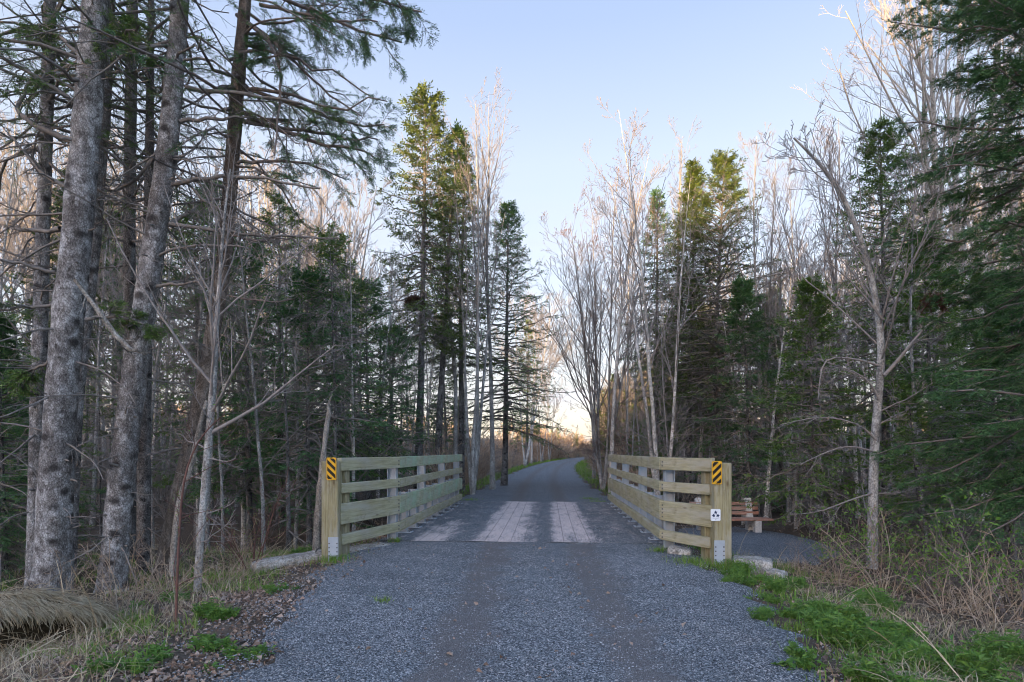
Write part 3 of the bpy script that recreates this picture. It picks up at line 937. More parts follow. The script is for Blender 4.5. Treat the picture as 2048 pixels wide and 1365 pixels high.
def railing(label, sign, bend, end, far, post_z):
    r = thing('bridge_railing', label, 'railing', (bend[0], bend[1], 0), 'wooden railings of the bridge')
    L0 = np.array([bend[0], bend[1]])
    bend2, end2, far2 = [np.array(p, float) for p in (bend, end, far)]
    ax = nrm(far2 - bend2); tot = np.linalg.norm(far2 - bend2)
    nrml = np.array([ax[1], -ax[0]]) * sign          # points away from the path
    rz = math.atan2(ax[1], ax[0])
    ntall = 4
    step = tot / (ntall - 1 + 0.08)
    # rails: long run in three boards, one flared board
    for q, (z0, z1, wth) in enumerate(RAIL_Z):
        green = q == 2 and sign < 0
        cuts = [0, 0.36, 0.7, 1.0] if q == 2 else ([0, 0.52, 1.0] if q else [0, 0.4, 0.75, 1.0])
        for c0, c1 in zip(cuts[:-1], cuts[1:]):
            a = bend2 + ax * (tot * c0 + 0.004) - L0; b = bend2 + ax * (tot * c1 - 0.004) - L0
            g = Geo(); beam(g, (0, 0, 0), (np.linalg.norm(b - a), 0, 0), wth, z1 - z0, bev=0.008)
            m = M['timber_green'] if (green or (sign < 0 and q == 0)) else M['timber']
            o = part('rail', (g, [m], False), r); o.location = (a[0], a[1], (z0 + z1) / 2); o.rotation_euler = (0, 0, rz)
        dv = end2 - bend2; le = np.linalg.norm(dv); rze = math.atan2(dv[1], dv[0])
        g = Geo(); beam(g, (0.0, 0, 0), (le - (0.0 if q == 0 else 0.03 if q != 2 else 0.0), 0, 0), wth, z1 - z0, bev=0.008)
        # bolts on the flared board
        for bz in ((-0.09, -0.03, 0.03, 0.09) if q == 2 else (-0.03, 0.03)):
            for yy in (-1, 1):
                box(g, (0.05, yy * (wth / 2 + 0.004), bz), (0.02, 0.01, 0.02), mat=1)
        o = part('rail', (g, [M['timber'], M['bolt']], False), r); o.location = (0, 0, (z0 + z1) / 2); o.rotation_euler = (0, 0, rze)
    # steel posts and their foot plates
    for i in range(ntall * 3 - 2):
        tall = i % 3 == 0
        p = bend2 + ax * (0.06 + step * i / 3) + nrml * 0.118 - L0
        g = Geo(); i_post(g, 0, 0, 0.03, 1.28 if tall else 0.80, 0.0)
        o = part('steel_post', (g, [M['steel']], False), r); o.location = (p[0], p[1], 0); o.rotation_euler = (0, 0, rz)
        if i:
            g = Geo(); box(g, (0, -sign * 0.0, 0.047), (0.20, 0.34, 0.016), bev=0.002)
            for bx in (-0.07, 0.07):
                for by in (-0.13, 0.13):
                    box(g, (bx, by, 0.063), (0.022, 0.022, 0.016), mat=1)
            o = part('foot_plate', (g, [M['steel'], M['bolt']], False), r); o.location = (p[0], p[1], 0); o.rotation_euler = (0, 0, rz)
    # squared end post, in two timbers, with a metal shoe
    gz = float(ground(end2[0], end2[1]))
    g = Geo(); box(g, (0, 0, (gz - 0.3 + post_z) / 2), (0.245, 0.2, post_z - gz + 0.3), bev=0.012)
    ep = end2 + np.array([sign * 0.1, -0.02]) - L0
    o = part('end_post', (g, [M['timber_post']], False), r); o.location = (ep[0], ep[1], 0)
    g = Geo(); box(g, (0, 0, (gz - 0.3 + 1.27) / 2), (0.15, 0.18, 1.27 - gz + 0.3), bev=0.01)
    o2 = part('end_post', (g, [M['timber_post']], False), r)
    o2.location = (ep[0] - sign * 0.09, ep[1] + 0.26, 0)
    g = Geo(); box(g, (-sign * 0.055, -0.108, (0.30 + gz) / 2 - 0.02), (0.15, 0.012, 0.36 - gz), bev=0.003)
    for bz in (0.04, 0.10, 0.16, 0.22):
        for bx in (-0.057, 0.057):
            box(g, (bx - sign * 0.055, -0.118, bz), (0.017, 0.01, 0.017), mat=1)
    o3 = part('metal_shoe', (g, [M['steel'], M['bolt']], False), r); o3.location = (ep[0], ep[1], 0)
    return r, ep + L0


LB, LE, LF = (-1.98, 9.9), (-2.56, 8.42), P(922, 902, 16.5)[:2]
RB, RE, RF = (2.37, 8.98), (2.87, 8.12), P(1218, 902, 16.5)[:2]
_, lep = railing('greenish timber railing with four rails, its near post beside a pale concrete slab', -1, LB, LE, LF, 1.42)
_, rep = railing('timber railing with four rails, its near post carrying a small white sign', 1, RB, RE, RF, 1.40)


def rrect(w, h, r, n=5):
    pts = []
    for cx, cy, a0 in ((w / 2 - r, h / 2 - r, 0), (-w / 2 + r, h / 2 - r, 90), (-w / 2 + r, -h / 2 + r, 180), (w / 2 - r, -h / 2 + r, 270)):
        for i in range(n + 1):
            a = math.radians(a0 + 90 * i / n); pts.append((cx + r * math.cos(a), cy + r * math.sin(a)))
    return pts[::-1]


def clip_poly(pts, xmin, xmax, zmin, zmax):
    def cl(ps, ins, inter):
        out = []
        for i in range(len(ps)):
            a, b = ps[i - 1], ps[i]
            if ins(b):
                if not ins(a): out.append(inter(a, b))
                out.append(b)
            elif ins(a): out.append(inter(a, b))
        return out
    def ix(v, ax):
        def f(a, b):
            t = (v - a[ax]) / (b[ax] - a[ax]); return (a[0] + t * (b[0] - a[0]), a[1] + t * (b[1] - a[1]))
        return f
    for ins, it in ((lambda p: p[0] >= xmin, ix(xmin, 0)), (lambda p: p[0] <= xmax, ix(xmax, 0)), (lambda p: p[1] >= zmin, ix(zmin, 1)), (lambda p: p[1] <= zmax, ix(zmax, 1))):
        if pts: pts = cl(pts, ins, it)
    return pts


def hazard(label, c, sign):
    t = thing('hazard_marker', label, 'sign', c, 'striped hazard markers on the railing posts')
    w_, h_ = 0.142, 0.325
    g = Geo(); prism(g, rrect(w_, h_, 0.018), -0.004, 0.0); part('plate', (g, [M['yellow']], False), t)
    g = Geo(); bw = 0.056; pitch = 0.107
    for k_ in range(-4, 5):
        z0 = k_ * pitch + 0.02
        s_ = -sign
        q = [(-0.2, z0 - s_ * -0.2 * 1.0), (0.2, z0 - s_ * 0.2 * 1.0), (0.2, z0 + bw * 1.0 - s_ * 0.2), (-0.2, z0 + bw - s_ * -0.2)]
        q = clip_poly(q, -w_ / 2 + 0.012, w_ / 2 - 0.012, -h_ / 2 + 0.012, h_ / 2 - 0.012)
        if len(q) >= 3: prism(g, q, -0.006, -0.0035)
    part('stripes', (g, [M['black']], False), t)
    g = Geo()
    for bz in (-0.125, 0.125): box(g, (0, -0.0075, bz), (0.012, 0.004, 0.012))
    part('screw', (g, [M['bolt']], False), t)


hazard('yellow and black striped plate on the left railing post, stripes falling to the right', (P(662.5, 902, lep[1] - 0.13)[0], lep[1] - 0.1215, P(0, 938, lep[1] - 0.13)[2]), -1)
hazard('yellow and black striped plate above the white sign, stripes falling to the left', (P(1434, 902, rep[1] - 0.13)[0], rep[1] - 0.1215, P(0, 946, rep[1] - 0.13)[2]), 1)

ts = thing('trail_sign', 'small white square sign with three dark blue leaf shapes, under the striped plate', 'sign', (P(1431.5, 902, rep[1] - 0.13)[0], rep[1] - 0.1215, P(0, 1030.5, rep[1] - 0.13)[2]))
g = Geo(); prism(g, rrect(0.138, 0.166, 0.016), -0.004, 0.0); part('plate', (g, [M['white']], False), ts)
g = Geo()


def leaf_star(cx, cz, s, rot):
    o = []
    for i in range(10):
        r_ = s if i % 2 == 0 else s * 0.5
        a = math.radians(90 + 36 * i + rot); o.append((cx + r_ * math.cos(a), cz + r_ * math.sin(a)))
    return o[::-1]


for cx, cz, rt in ((0, 0.036, 0), (-0.028, -0.008, 12), (0.030, -0.008, -12)):
    prism(g, leaf_star(cx, cz, 0.0285, rt), -0.006, -0.0035)
part('emblem', (g, [M['navy']], False), ts)
g = Geo()
for zz, ww in ((-0.042, 0.085), (-0.052, 0.085)):
    box(g, (0, -0.0045, zz), (ww, 0.002, 0.004))
box(g, (0, -0.0045, -0.066), (0.016, 0.002, 0.007))
part('caption_lines', (g, [M['sign_grey']], False), ts)

# concrete slabs / rubble
def rough_block(rg, size, sub=14, amp=0.05):
    g = Geo(); n = sub
    faces = []
    for ax in range(3):
        for s in (-1, 1):
            u, v = np.meshgrid(np.linspace(-1, 1, n), np.linspace(-1, 1, n))
            p = np.zeros((n, n, 3)); o = [a for a in range(3) if a != ax]
            p[..., ax] = s; p[..., o[0]] = u; p[..., o[1]] = v
            q = np.sign(p) * np.abs(p) ** 0.9
            q = q / (np.abs(p) ** 6).sum(-1, keepdims=True) ** (1 / 6.)
            q = q * np.array(size) / 2
            ph = rg.uniform(0, 1) * 0 + 1.0
            q = q * (1 + amp * wav(q[..., 0] * 7 + size[0] * 9, q[..., 1] * 7 + q[..., 2] * 5, 1.0)[..., None] + 0.4 * amp * wav(q[..., 0] * 23, q[..., 1] * 23 + q[..., 2] * 19, 1.0)[..., None])
            ii = np.arange(n * n).reshape(n, n)
            f = np.stack([ii[:-1, :-1], ii[:-1, 1:], ii[1:, 1:], ii[1:, :-1]], -1).reshape(-1, 4)
            if (s > 0) != (ax != 1): f = f[:, ::-1]
            g.add(q, f)
    return g


def slab(label, a, b, d_, h_, z, nm='concrete_slab', cat='slab', tilt=0.0):
    a = np.array(a); b = np.array(b); c = (a + b) / 2; L_ = np.linalg.norm(b - a)
    t = thing(nm, label, cat, (c[0], c[1], z), rz=math.atan2(b[1] - a[1], b[0] - a[0]))
    o = part('block', (rough_block(rng, (L_, d_, h_)), [M['rock']]), t); o.rotation_euler = (0, tilt, 0)
    return t


sl1 = slab('pale weathered concrete slab with an iron loop, left of the left railing post', P(505, 902, 8.25)[:2], P(668, 902, 8.9)[:2], 0.42, 0.34, -0.17, tilt=-0.07)
g = Geo(); th = np.linspace(0, math.pi, 12)
tubes(g, np.stack([-0.09 * np.cos(th), 0 * th, 0.085 * np.sin(th)], -1)[None], np.full((1, 12), 0.011), 6)
o = part('iron_loop', (g, [M['bolt']]), sl1); o.location = (0.38, -0.05, 0.17)
slab('pale concrete slab lying behind the left railing post under the rails', P(688, 902, 9.0)[:2], P(775, 902, 9.6)[:2], 0.4, 0.25, -0.10)
slab('cracked whitish concrete lump on the ground right of the right railing post', P(1462, 902, 8.2)[:2], P(1545, 902, 8.0)[:2], 0.4, 0.30, -0.10, 'concrete_rubble', 'rubble')
slab('low whitish concrete lump half sunk beside the larger lump, among leaves', P(1535, 902, 7.85)[:2], P(1572, 902, 7.7)[:2], 0.28, 0.22, -0.17, 'concrete_rubble', 'rubble', 0.1)
slab('small pale broken concrete piece under the right railing, against its end post', P(1335, 902, 8.75)[:2], P(1382, 902, 8.6)[:2], 0.25, 0.25, -0.02, 'concrete_rubble', 'rubble', 0.15)

# bench
bx = 5.30; byy = 14.0; bz = -0.43
bench = thing('park_bench', 'park bench of red brown slats on pale concrete supports, on the gravel pad', 'bench', (bx, byy, bz))
Lb = 1.7
for i, z in enumerate((0.45, 0.565, 0.68)):
    g = Geo(); box(g, (0, 0.20 + i * 0.035, z), (Lb, 0.045, 0.085), bev=0.008); part('back_slat', (g, [M['bench_wood']], False), bench)
for yy in (-0.27, -0.12, 0.03):
    g = Geo(); box(g, (0.08, yy, 0.335), (Lb + 0.12, 0.125, 0.045), bev=0.008); part('seat_slat', (g, [M['bench_wood']], False), bench)
for sx in (-0.62, 0.62):
    g = Geo()
    # profile in y,z : two feet with an arch, seat bearer, raked back upright
    outl = [(-0.36, -0.05), (-0.22, -0.05), (-0.20, 0.10), (-0.13, 0.18), (-0.03, 0.18), (0.05, 0.10), (0.07, -0.05), (0.24, -0.05), (0.23, 0.2), (0.27, 0.45), (0.36, 0.78), (0.26, 0.82), (0.16, 0.45), (0.11, 0.31), (-0.36, 0.31)]
    gg = Geo(); prism(gg, outl, -0.075, 0.075)
    V = np.concatenate(gg.v); V = np.stack([V[:, 1] , V[:, 0], V[:, 2]], -1); gg.v = [V]
    o = part('concrete_support', (gg, [M['concrete']], False), bench); o.location = (sx, 0.02, 0)

# ================================================================== TREES
def gz(x, y):
    return float(ground(x, y))


CON = ('bark_spruce', 'twig_dead', 'needle')


def make_conifer(name, label, loc, rg, mats=CON, group=None, rz=0.0, s=1.0, **kw):
    tg, bg, fg = conifer(rg, **kw)
    t = thing(name, label, 'tree', loc, group, rz, s)
    part('trunk', (tg, [M[mats[0]]]), t); part('branches', (bg, [M[mats[1]]]), t); part('foliage', (fg, [M[mats[2]]], False), t)
    return t


def make_bare(name, label, loc, rg, mats=('bark_grey', 'twig_grey'), group=None, rz=0.0, s=1.0, buds=None, **kw):
    tg, bg, tips = bare_tree(rg, **kw)
    t = thing(name, label, 'tree', loc, group, rz, s)
    part('trunk', (tg, [M[mats[0]]]), t); part('branches', (bg, [M[mats[1]]]), t)
    if buds:
        lg = Geo(); n = len(tips) * 2
        p, d = along(tips, rg.uniform(0.5, 1, (len(tips), 2)))
        add_leaves(lg, rg, p.reshape(-1, 3), rg.normal(size=(n, 3)) + [0, 0, 0.6], rg.uniform(0.014, 0.034, n), 0.4)
        part('buds', (lg, [M[buds]], False), t)
    return t


def ppath(pts, d, dd=0.0, top=None, k=40):
    """trunk from picture points (px, py, width px) standing at distance d; local to its base"""
    pts = np.array(pts, float)
    W = np.array([P(a, b, d) for a, b, c in pts]); r = pts[:, 2] * d / F / 2
    W[:, 1] += dd * (W[:, 2] - W[0, 2])
    W = np.vstack([W[:1] - [0, 0, 0.16], W]); r = np.append(r[:1], r)
    if top:                                       # carry on beyond the frame
        e = W[-1] - W[-2]; e = e / e[2]
        e = e * [0.5, 1, 1]
        n = W[-1] + e * (top - W[-1][2]); W = np.vstack([W, n]); r = np.append(r, 0.03)
    L = np.concatenate([[0], np.cumsum(np.linalg.norm(np.diff(W, axis=0), axis=1))]); q = np.linspace(0, L[-1], k)
    path = np.stack([np.interp(q, L, W[:, i]) for i in range(3)], -1)
    # soften the corners
    for _ in range(3):
        path[1:-1] = 0.25 * path[:-2] + 0.5 * path[1:-1] + 0.25 * path[2:]
    rad = np.interp(q, L, r)
    base = path[0].copy()
    return base, path - base, rad


R_ = np.random.default_rng
CLOSE = dict(tmpl=SPR_CLOSE)

# ---- the old spruces in front, left
def front_spruce(label, pts, d, top, seed, mats=('bark_big', 'twig_dead', 'needle'), dd=0.0, extra=(), **kw):
    base, path, rad = ppath(pts, d, dd, top)
    kw = dict(dict(crown=0.5, L=2.3, n=42, twn=13, spn=6, spray=0.11, droop=0.45, dead=34, knots=70, tmpl=SPR_NEAR, bare=0.35, wig=0.045, deadlen=1.5, power=0.55, ang_lo=-14, rmin=0.005), **kw)
    rg_ = R_(seed); tg, bg, fg = conifer(rg_, path=path, prad=rad, **kw)
    for poly, w0, leafy in extra:
        A = np.array([P(a, b, d) for a, b in poly]) - base
        A[:, 1] += np.linspace(0, rg_.uniform(-0.7, 0.5), len(A))
        q = np.linspace(0, 1, len(A)); qq = np.linspace(0, 1, 12)
        A = np.stack([np.interp(qq, q, A[:, i]) for i in range(3)], -1)
        A[1:-1] = 0.25 * A[:-2] + 0.5 * A[1:-1] + 0.25 * A[2:]
        A[1:] += rg_.normal(0, 0.012, (11, 3))
        RR = np.maximum(w0 * d / F / 2 * np.linspace(1, 0.35, 12), 0.006)[None]
        tubes(bg, A[None], RR, 6)
        q1, q2 = grow(rg_, A[None], RR, 12, (0.15, 1), (30, 75), (0.15, 0.38), 0.4, -0.5, 0.15, 6, 0.42, 0.005); tubes(bg, q1, q2, 4)
        L1 = np.linalg.norm(np.diff(q1, axis=1), axis=-1).sum(1)
        if leafy:
            clothe(rg_, bg, fg, q1, L1 * 1.6, 10, 6, 0.11, SPR_NEAR, 0.005, 1 - leafy, 0.5, 0.2)
            clothe(rg_, bg, fg, A[None], np.array([1.1]), 12, 6, 0.11, SPR_NEAR, 0.005, 1 - leafy, 0.4, 0.35)
        else:
            q1, q2 = grow(rg_, q1, q2, 5, (0.2, 1), (30, 75), (0.25, 0.5), 0.4, -0.6, 0.16, 5, 0.6, 0.0045); tubes(bg, q1, q2, 3)
            q1, q2 = grow(rg_, q1, q2, 3, (0.2, 1), (30, 75), (0.25, 0.5), 0.4, -0.6, 0.16, 4, 0.7, 0.004); tubes(bg, q1, q2, 3)
    t = thing('spruce_tree', label, 'tree', base, 'old spruces left of the path')
    part('trunk', (tg, [M[mats[0]]]), t); part('branches', (bg, [M[mats[1]]]), t); part('foliage', (fg, [M[mats[2]]], False), t)
    return t


front_spruce('thickest grey spruce trunk with dark knots, standing just behind the straw mound', [(104, 1192, 66), (110, 1014, 58), (120, 850, 55), (128, 696, 53), (142, 600, 52), (170, 300, 48), (193, 0, 44)], 7.5, 14, 101, dead=40, az=(1.6, 5.0), crown=0.42, extra=[
    ([(148, 284), (75, 250), (20, 220), (2, 190), (10, 145), (20, 100)], 13, 0), ([(150, 207), (100, 175), (60, 160), (5, 150)], 10, 0.5), ([(147, 385), (90, 350), (50, 310), (10, 265)], 11, 0),
    ([(120, 458), (60, 455), (0, 443), (-40, 430)], 10, 0.0), ([(110, 545), (50, 535), (0, 530)], 8, 0.0), ([(160, 110), (110, 60), (50, 30), (0, 20)], 9, 0.55), ([(115, 610), (60, 625), (0, 635)], 7, 0.35),
    ([(175, 60), (250, 95), (310, 85)], 8, 0.45), ([(100, 720), (40, 740), (-10, 755)], 7, 0.6), ([(170, 640), (230, 630), (300, 655)], 8, 0.6)])
front_spruce('big grey spruce trunk leaning to the right, second thickest of the front group', [(224, 1172, 48), (238, 1014, 45), (257, 833, 45), (277, 696, 42), (314, 450, 39), (336, 300, 37), (362, 0, 31)], 7.9, 13.5, 102, dead=34, extra=[
    ([(359, 244), (424, 232), (468, 229), (500, 212)], 8, 0.0), ([(371, 174), (473, 174), (578, 180), (640, 200)], 9, 0.25), ([(344, 369), (424, 366), (498, 369), (598, 394), (668, 416)], 9, 0.0),
    ([(339, 448), (433, 453), (523, 458), (653, 450)], 9, 0.0), ([(309, 573), (414, 575), (498, 553)], 7, 0.0), ([(319, 294), (269, 339), (214, 356), (169, 349)], 9, 0), ([(309, 458), (349, 428), (374, 398)], 11, 0),
    ([(239, 10), (369, 17), (449, 5)], 8, 0.3), ([(350, 130), (300, 110), (250, 60)], 7, 0.4), ([(300, 520), (400, 500), (520, 520), (560, 515)], 6, 0.0), ([(330, 330), (420, 410), (500, 450), (560, 520)], 6, 0.0)])
front_spruce('slim spruce trunk close behind the left side of the thickest spruce', [(70, 1178, 30), (75, 900, 28), (80, 650, 25), (88, 400, 23), (101, 0, 20)], 8.2, 12, 103, dead=40, knots=40)
front_spruce('shaded spruce trunk just behind the right side of the thickest spruce', [(130, 1170, 34), (142, 1000, 28), (150, 800, 26), (165, 680, 26), (182, 520, 28), (203, 250, 28), (216, 0, 26)], 8.6, 13, 104, dead=30, knots=40)
front_spruce('dark spruce leaning steeply to the right, its long boughs hanging out over the sky', [(322, 1135, 26), (365, 950, 26), (402, 795, 27), (428, 650, 28), (448, 540, 28), (463, 340, 27), (478, 130, 24), (492, 0, 22)], 8.6, 12.5, 105, ('bark_brown', 'twig_brown', 'needle_dark'), dead=26, knots=30, crown=0.47, n=34, L=2.6, wig=0.05, bare=0.30, az=(-2.0, 2.2), spn=7, extra=[
    ([(473, 30), (548, 95), (578, 164), (583, 239), (578, 350)], 8, 0.0), ([(523, 65), (598, 125), (650, 170), (705, 195)], 7, 0.1), ([(490, -40), (560, -10), (640, 20), (720, 50), (800, 66)], 9, 0.75),
    ([(560, -60), (640, -30), (740, -12), (838, 4)], 9, 0.8), ([(520, 10), (600, 45), (690, 88), (775, 112)], 7, 0.7), ([(470, 215), (560, 265), (640, 288), (720, 300), (748, 318)], 9, 0.75),
    ([(470, 170), (560, 195), (640, 218), (700, 236), (760, 226)], 8, 0.7), ([(470, 240), (600, 255), (680, 270), (752, 262)], 8, 0.7), ([(463, 330), (540, 320), (620, 330), (690, 360)], 7, 0.35),
    ([(460, 120), (520, 120), (560, 160), (600, 170)], 7, 0.6), ([(478, 60), (530, 60), (590, 90)], 7, 0.7), ([(455, 470), (520, 480), (600, 470)], 7, 0.0), ([(560, -120), (680, -60), (760, -30), (810, 30)], 8, 0.8)])
front_spruce('slim straight spruce seen between the thickest spruce and the leaning one', [(259, 1120, 24), (260, 800, 23), (258, 450, 22), (265, 0, 20)], 10.0, 14, 106, ('bark_spruce', 'twig_dead', 'needle_dark'), dead=26, knots=0, crown=0.35, n=70, L=1.5, bare=0.2)
front_spruce('thin dead-branched spruce trunk right behind the leaning grey spruce', [(287, 1135, 26), (288, 900, 24), (292, 700, 22), (298, 400, 18)], 9.0, 10, 107, ('bark_spruce', 'twig_dead', 'needle'), dead=40, knots=0, crown=0.6, n=30, deadlen=1.1)

# long bare boughs crossing in front of the sky, part of the leaning dark spruce's neighbours
# ---- right edge spruce, its trunk just outside the picture
make_conifer('spruce_tree', 'dense dark green spruce whose boughs reach in from the right edge over the pale birch', (8.0, 7.9, gz(8.0, 7.9)), R_(120), ('bark_brown', 'twig_brown', 'needle_dark'),
             h=12.5, r=0.2, crown=0.12, L=2.55, n=140, twn=26, spn=10, spray=0.15, droop=0.42, wig=0.04, dead=8, tmpl=SPR_NEAR, bare=0.06, power=0.42, deadlen=1.6, az=(2.0, 4.3), rmin=0.005)

# ---- conifers beyond the bridge: (label, base px, distance, top px, top row, kwargs)
LBL = []


def far_conifer(label, px, d, toppy, seed, mats=CON, name='spruce_tree', group=None, **kw):
    x = (px - 1024) / F * d; z = gz(x, d) - 0.05; h = EYE - (toppy - HOR) / F * d - z
    kw = dict(kw); kw['L'] = kw.get('L', 0.13 * h) * (1.45 if name == 'spruce_tree' else 1.15); kw['n'] = int(kw.get('n', 11 * h) * 1.2)
    kw = dict(dict(r=0.011 * h, crown=0.3, L=0.13 * h, n=int(11 * h), twn=12, spn=4, spray=0.19, droop=0.35, dead=36, bare=0.14, deadlen=1.0), **kw)
    return make_conifer(name, label, (x, d, z), R_(seed), mats, group, h=h, **kw)


c1 = far_conifer('tallest pointed spruce left of the path, golden topped, with the round nest on its trunk', 836, 20, 193, 201, crown=0.40, L=1.75, n=120, spray=0.24, mats=('bark_spruce', 'twig_dead', 'needle_yel'), bare=0.2, twn=11, dead=50, deadlen=1.3, power=0.6)
far_conifer('narrow spruce touching the right side of the tallest spruce, slightly lower', 873, 21.3, 262, 202, crown=0.42, L=1.4, n=100, spray=0.23, bare=0.28, dead=46, deadlen=1.2)
far_conifer('brownish green spruce between the narrow spruce and the tall bare trees', 922, 23, 318, 203, crown=0.36, L=1.7, n=105, mats=('bark_spruce', 'twig_brown', 'needle_yel'), bare=0.30, dead=46)
far_conifer('full pyramid shaped dark spruce nearest the path on its left side', 1008, 25.5, 402, 204, crown=0.2, L=2.6, n=160, droop=0.25, power=0.9, mats=('bark_spruce', 'twig_brown', 'needle_dark'), bare=0.1, ang_lo=-6)
far_conifer('slim dark spruce with a bushy tip, left of the twin golden spruces', 1312, 23.5, 366, 205, crown=0.35, L=1.3, n=100, mats=('bark_spruce', 'twig_dead', 'needle_dark'), bare=0.25)
far_conifer('golden topped left one of the twin spruces beyond the right railing', 1374, 22, 322, 206, crown=0.34, L=1.55, n=125, spray=0.23, mats=('bark_spruce', 'twig_dead', 'needle_yel'), bare=0.16)
far_conifer('golden topped right one of the twin spruces, with broad right boughs', 1424, 21, 322, 207, crown=0.28, L=2.75, n=190, droop=0.3, mats=('bark_spruce', 'twig_dead', 'needle_yel'), bare=0.08, ang_lo=-8)
far_conifer('spruce with a bare flat top rising behind the crooked pale tree', 1772, 14.5, 250, 208, crown=0.30, L=1.7, n=140, mats=('bark_spruce', 'twig_dead', 'needle'), bare=0.18, spray=0.17)
far_conifer('low dark fir between the right railing and the bench background', 1500, 18, 560, 209, crown=0.18, L=1.9, n=100, bare=0.1, name='fir_tree', mats=('bark_spruce', 'twig_dead', 'needle_dark'))
far_conifer('mid green young fir behind the bench, left of the crooked pale tree', 1625, 13.6, 560, 210, crown=0.14, L=1.7, n=90, bare=0.2, name='fir_tree')
far_conifer('drooping fir in the gap right of the crooked pale tree', 1880, 12.5, 470, 211, crown=0.15, L=1.7, n=100, bare=0.12, name='fir_tree')
far_conifer('dark low fir at the right edge under the big spruce boughs', 1990, 10.2, 540, 212, crown=0.2, L=1.7, n=75, bare=0.2, name='fir_tree', mats=('bark_spruce', 'twig_dead', 'needle'), spray=0.15, tmpl=SPR_NEAR, spn=5)
far_conifer('shaded dark green fir at the left edge beside the front spruces', 10, 9.0, 640, 213, crown=0.05, L=1.3, n=110, name='fir_tree', mats=('bark_spruce', 'twig_dead', 'needle_dark'), spray=0.14, tmpl=SPR_NEAR, spn=6)
YF = 'young firs in the shade behind the left railing'
for i, (px, d, tp, nm) in enumerate([(500, 13.5, 470, 'leftmost'), (560, 16.5, 400, 'tallest'), (618, 12.6, 555, 'lowest and nearest'), (680, 15, 470, 'thick green'), (738, 16.2, 570, 'spreading'), (395, 14, 430, 'thin'), (776, 18.5, 655, 'rightmost')]):
    far_conifer('%s young green fir %s' % (nm, ['behind the forked sapling', 'above the row behind the left railing', 'with boughs just above the near left post', 'in the row between the dead snag and the nest spruce', 'left of the nest spruce', 'between the leaning dark spruce and the firs', 'close beside the nest spruce trunk'][i]), px, d, tp, 220 + i,
                CON if i % 2 else ('bark_spruce', 'twig_dead', 'needle_dark'), 'fir_tree', YF, crown=0.25, L=1.75, n=84, bare=0.22, spray=0.18, power=0.55, dead=30)

# nest on the tallest spruce
nx_, ny_, nz_ = P(829, 606, 19.75)
ng = Geo(); rg = R_(9)
n = 900
a = rg.uniform(0, 6.28, n); ph = rg.normal(0, 0.75, n)
rad = np.stack([0.30 * np.cos(a) * np.cos(ph), 0.27 * np.sin(a) * np.cos(ph), 0.17 * np.sin(ph)], -1) * rg.uniform(0.55, 1.0, (n, 1))
D = np.stack([-np.sin(a), np.cos(a), rg.normal(0, 0.35, n)], -1) + rg.normal(0, 0.45, (n, 3))
tubes(ng, walk(rg, rad, D, rg.uniform(0.12, 0.32, n), 4, 0, 0.2), np.full((n, 4), 0.008), 3)
tag(part('bird_nest', (ng, [M['nest']]), None), 'round dark brown twig nest on the trunk of the tallest spruce', 'nest').location = (nx_, ny_, nz_)

# ---- bare broadleaf trees
def far_bare(label, px, d, toppy, seed, mats=('bark_grey', 'twig_grey'), group=None, name='bare_tree', lx=0.0, **kw):
    x = (px - 1024) / F * d; z = gz(x, d) - 0.05; h = EYE - (toppy - HOR) / F * d - z
    h = h / 0.985
    kw = dict(dict(r=0.0066 * h, limbs=15), **kw); kw['rmin'] = 0.0048 if d < 40 else 0.012
    return make_bare(name, label, (x, d, z), R_(seed), mats, group, h=h, lean=(lx, 0), **kw)


far_bare('straight pale grey bare tree left of the clump with many upright stems', 910, 21.5, 258, 301, lx=0.015, ang=(15, 32), start=0.4)
far_bare('bare tree with several upright stems fanning out before the pyramid spruce', 945, 20.5, 245, 302, stems=4, lx=0.05, spread=0.13, limbs=9, ang=(14, 34), lf=(0.2, 0.4), start=0.35)
far_bare('slender bare tree with ascending twigs right of the many stemmed clump', 985, 23, 240, 303, lx=0.01, ang=(14, 30), start=0.45)
far_bare('small bare birch leaning over the left verge of the path', 1050, 58, 600, 304, ('bark_pale', 'twig_grey'), stems=3, lx=0.07, spread=0.14, limbs=14, ang=(25, 60), lf=(0.35, 0.6))
far_bare('crooked grey birch standing at the left bend of the path', 1063, 67, 620, 305, ('bark_pale', 'twig_grey'), stems=2, lx=0.05, spread=0.1, limbs=14, ang=(25, 60), lf=(0.35, 0.6))
far_bare('reddish budding maple clump of four stems right of the path opening', 1206, 23.5, 330, 306, ('bark_grey', 'twig_brown'), stems=4, spread=0.17, limbs=20, lx=-0.03, ang=(18, 46), lf=(0.3, 0.55), start=0.2, buds='bud', low=6)
far_bare('birch with a white peeling trunk close beside the maple clump', 1222, 22, 300, 307, ('bark_pale', 'twig_grey'), lx=0.03, limbs=15, ang=(16, 36), low=4)
far_bare('pale tree forking low in a wide V behind the right railing', 1322, 18.5, 275, 308, ('bark_pale', 'twig_grey'), stems=3, spread=0.16, limbs=12, lx=-0.02, ang=(20, 45), low=8)
far_bare('bare tree standing between the slim spruce and the twin golden spruces', 1352, 23, 280, 309, stems=2, spread=0.05, limbs=12, ang=(12, 28))
far_bare('slender bare tree just right of the twin golden spruces', 1540, 19.5, 300, 310, lx=-0.03, limbs=16, ang=(14, 34), low=3, stems=2, spread=0.06)
far_bare('bare tree with pinkish upper twigs rising right of the slender one', 1600, 22, 320, 311, ('bark_grey', 'twig_brown'), stems=3, spread=0.08, limbs=12, ang=(12, 30))
far_bare('bare tree with dense fan of twigs behind the bench firs', 1668, 19, 260, 312, ('bark_grey', 'twig_brown'), stems=3, spread=0.09, limbs=12, ang=(14, 32))
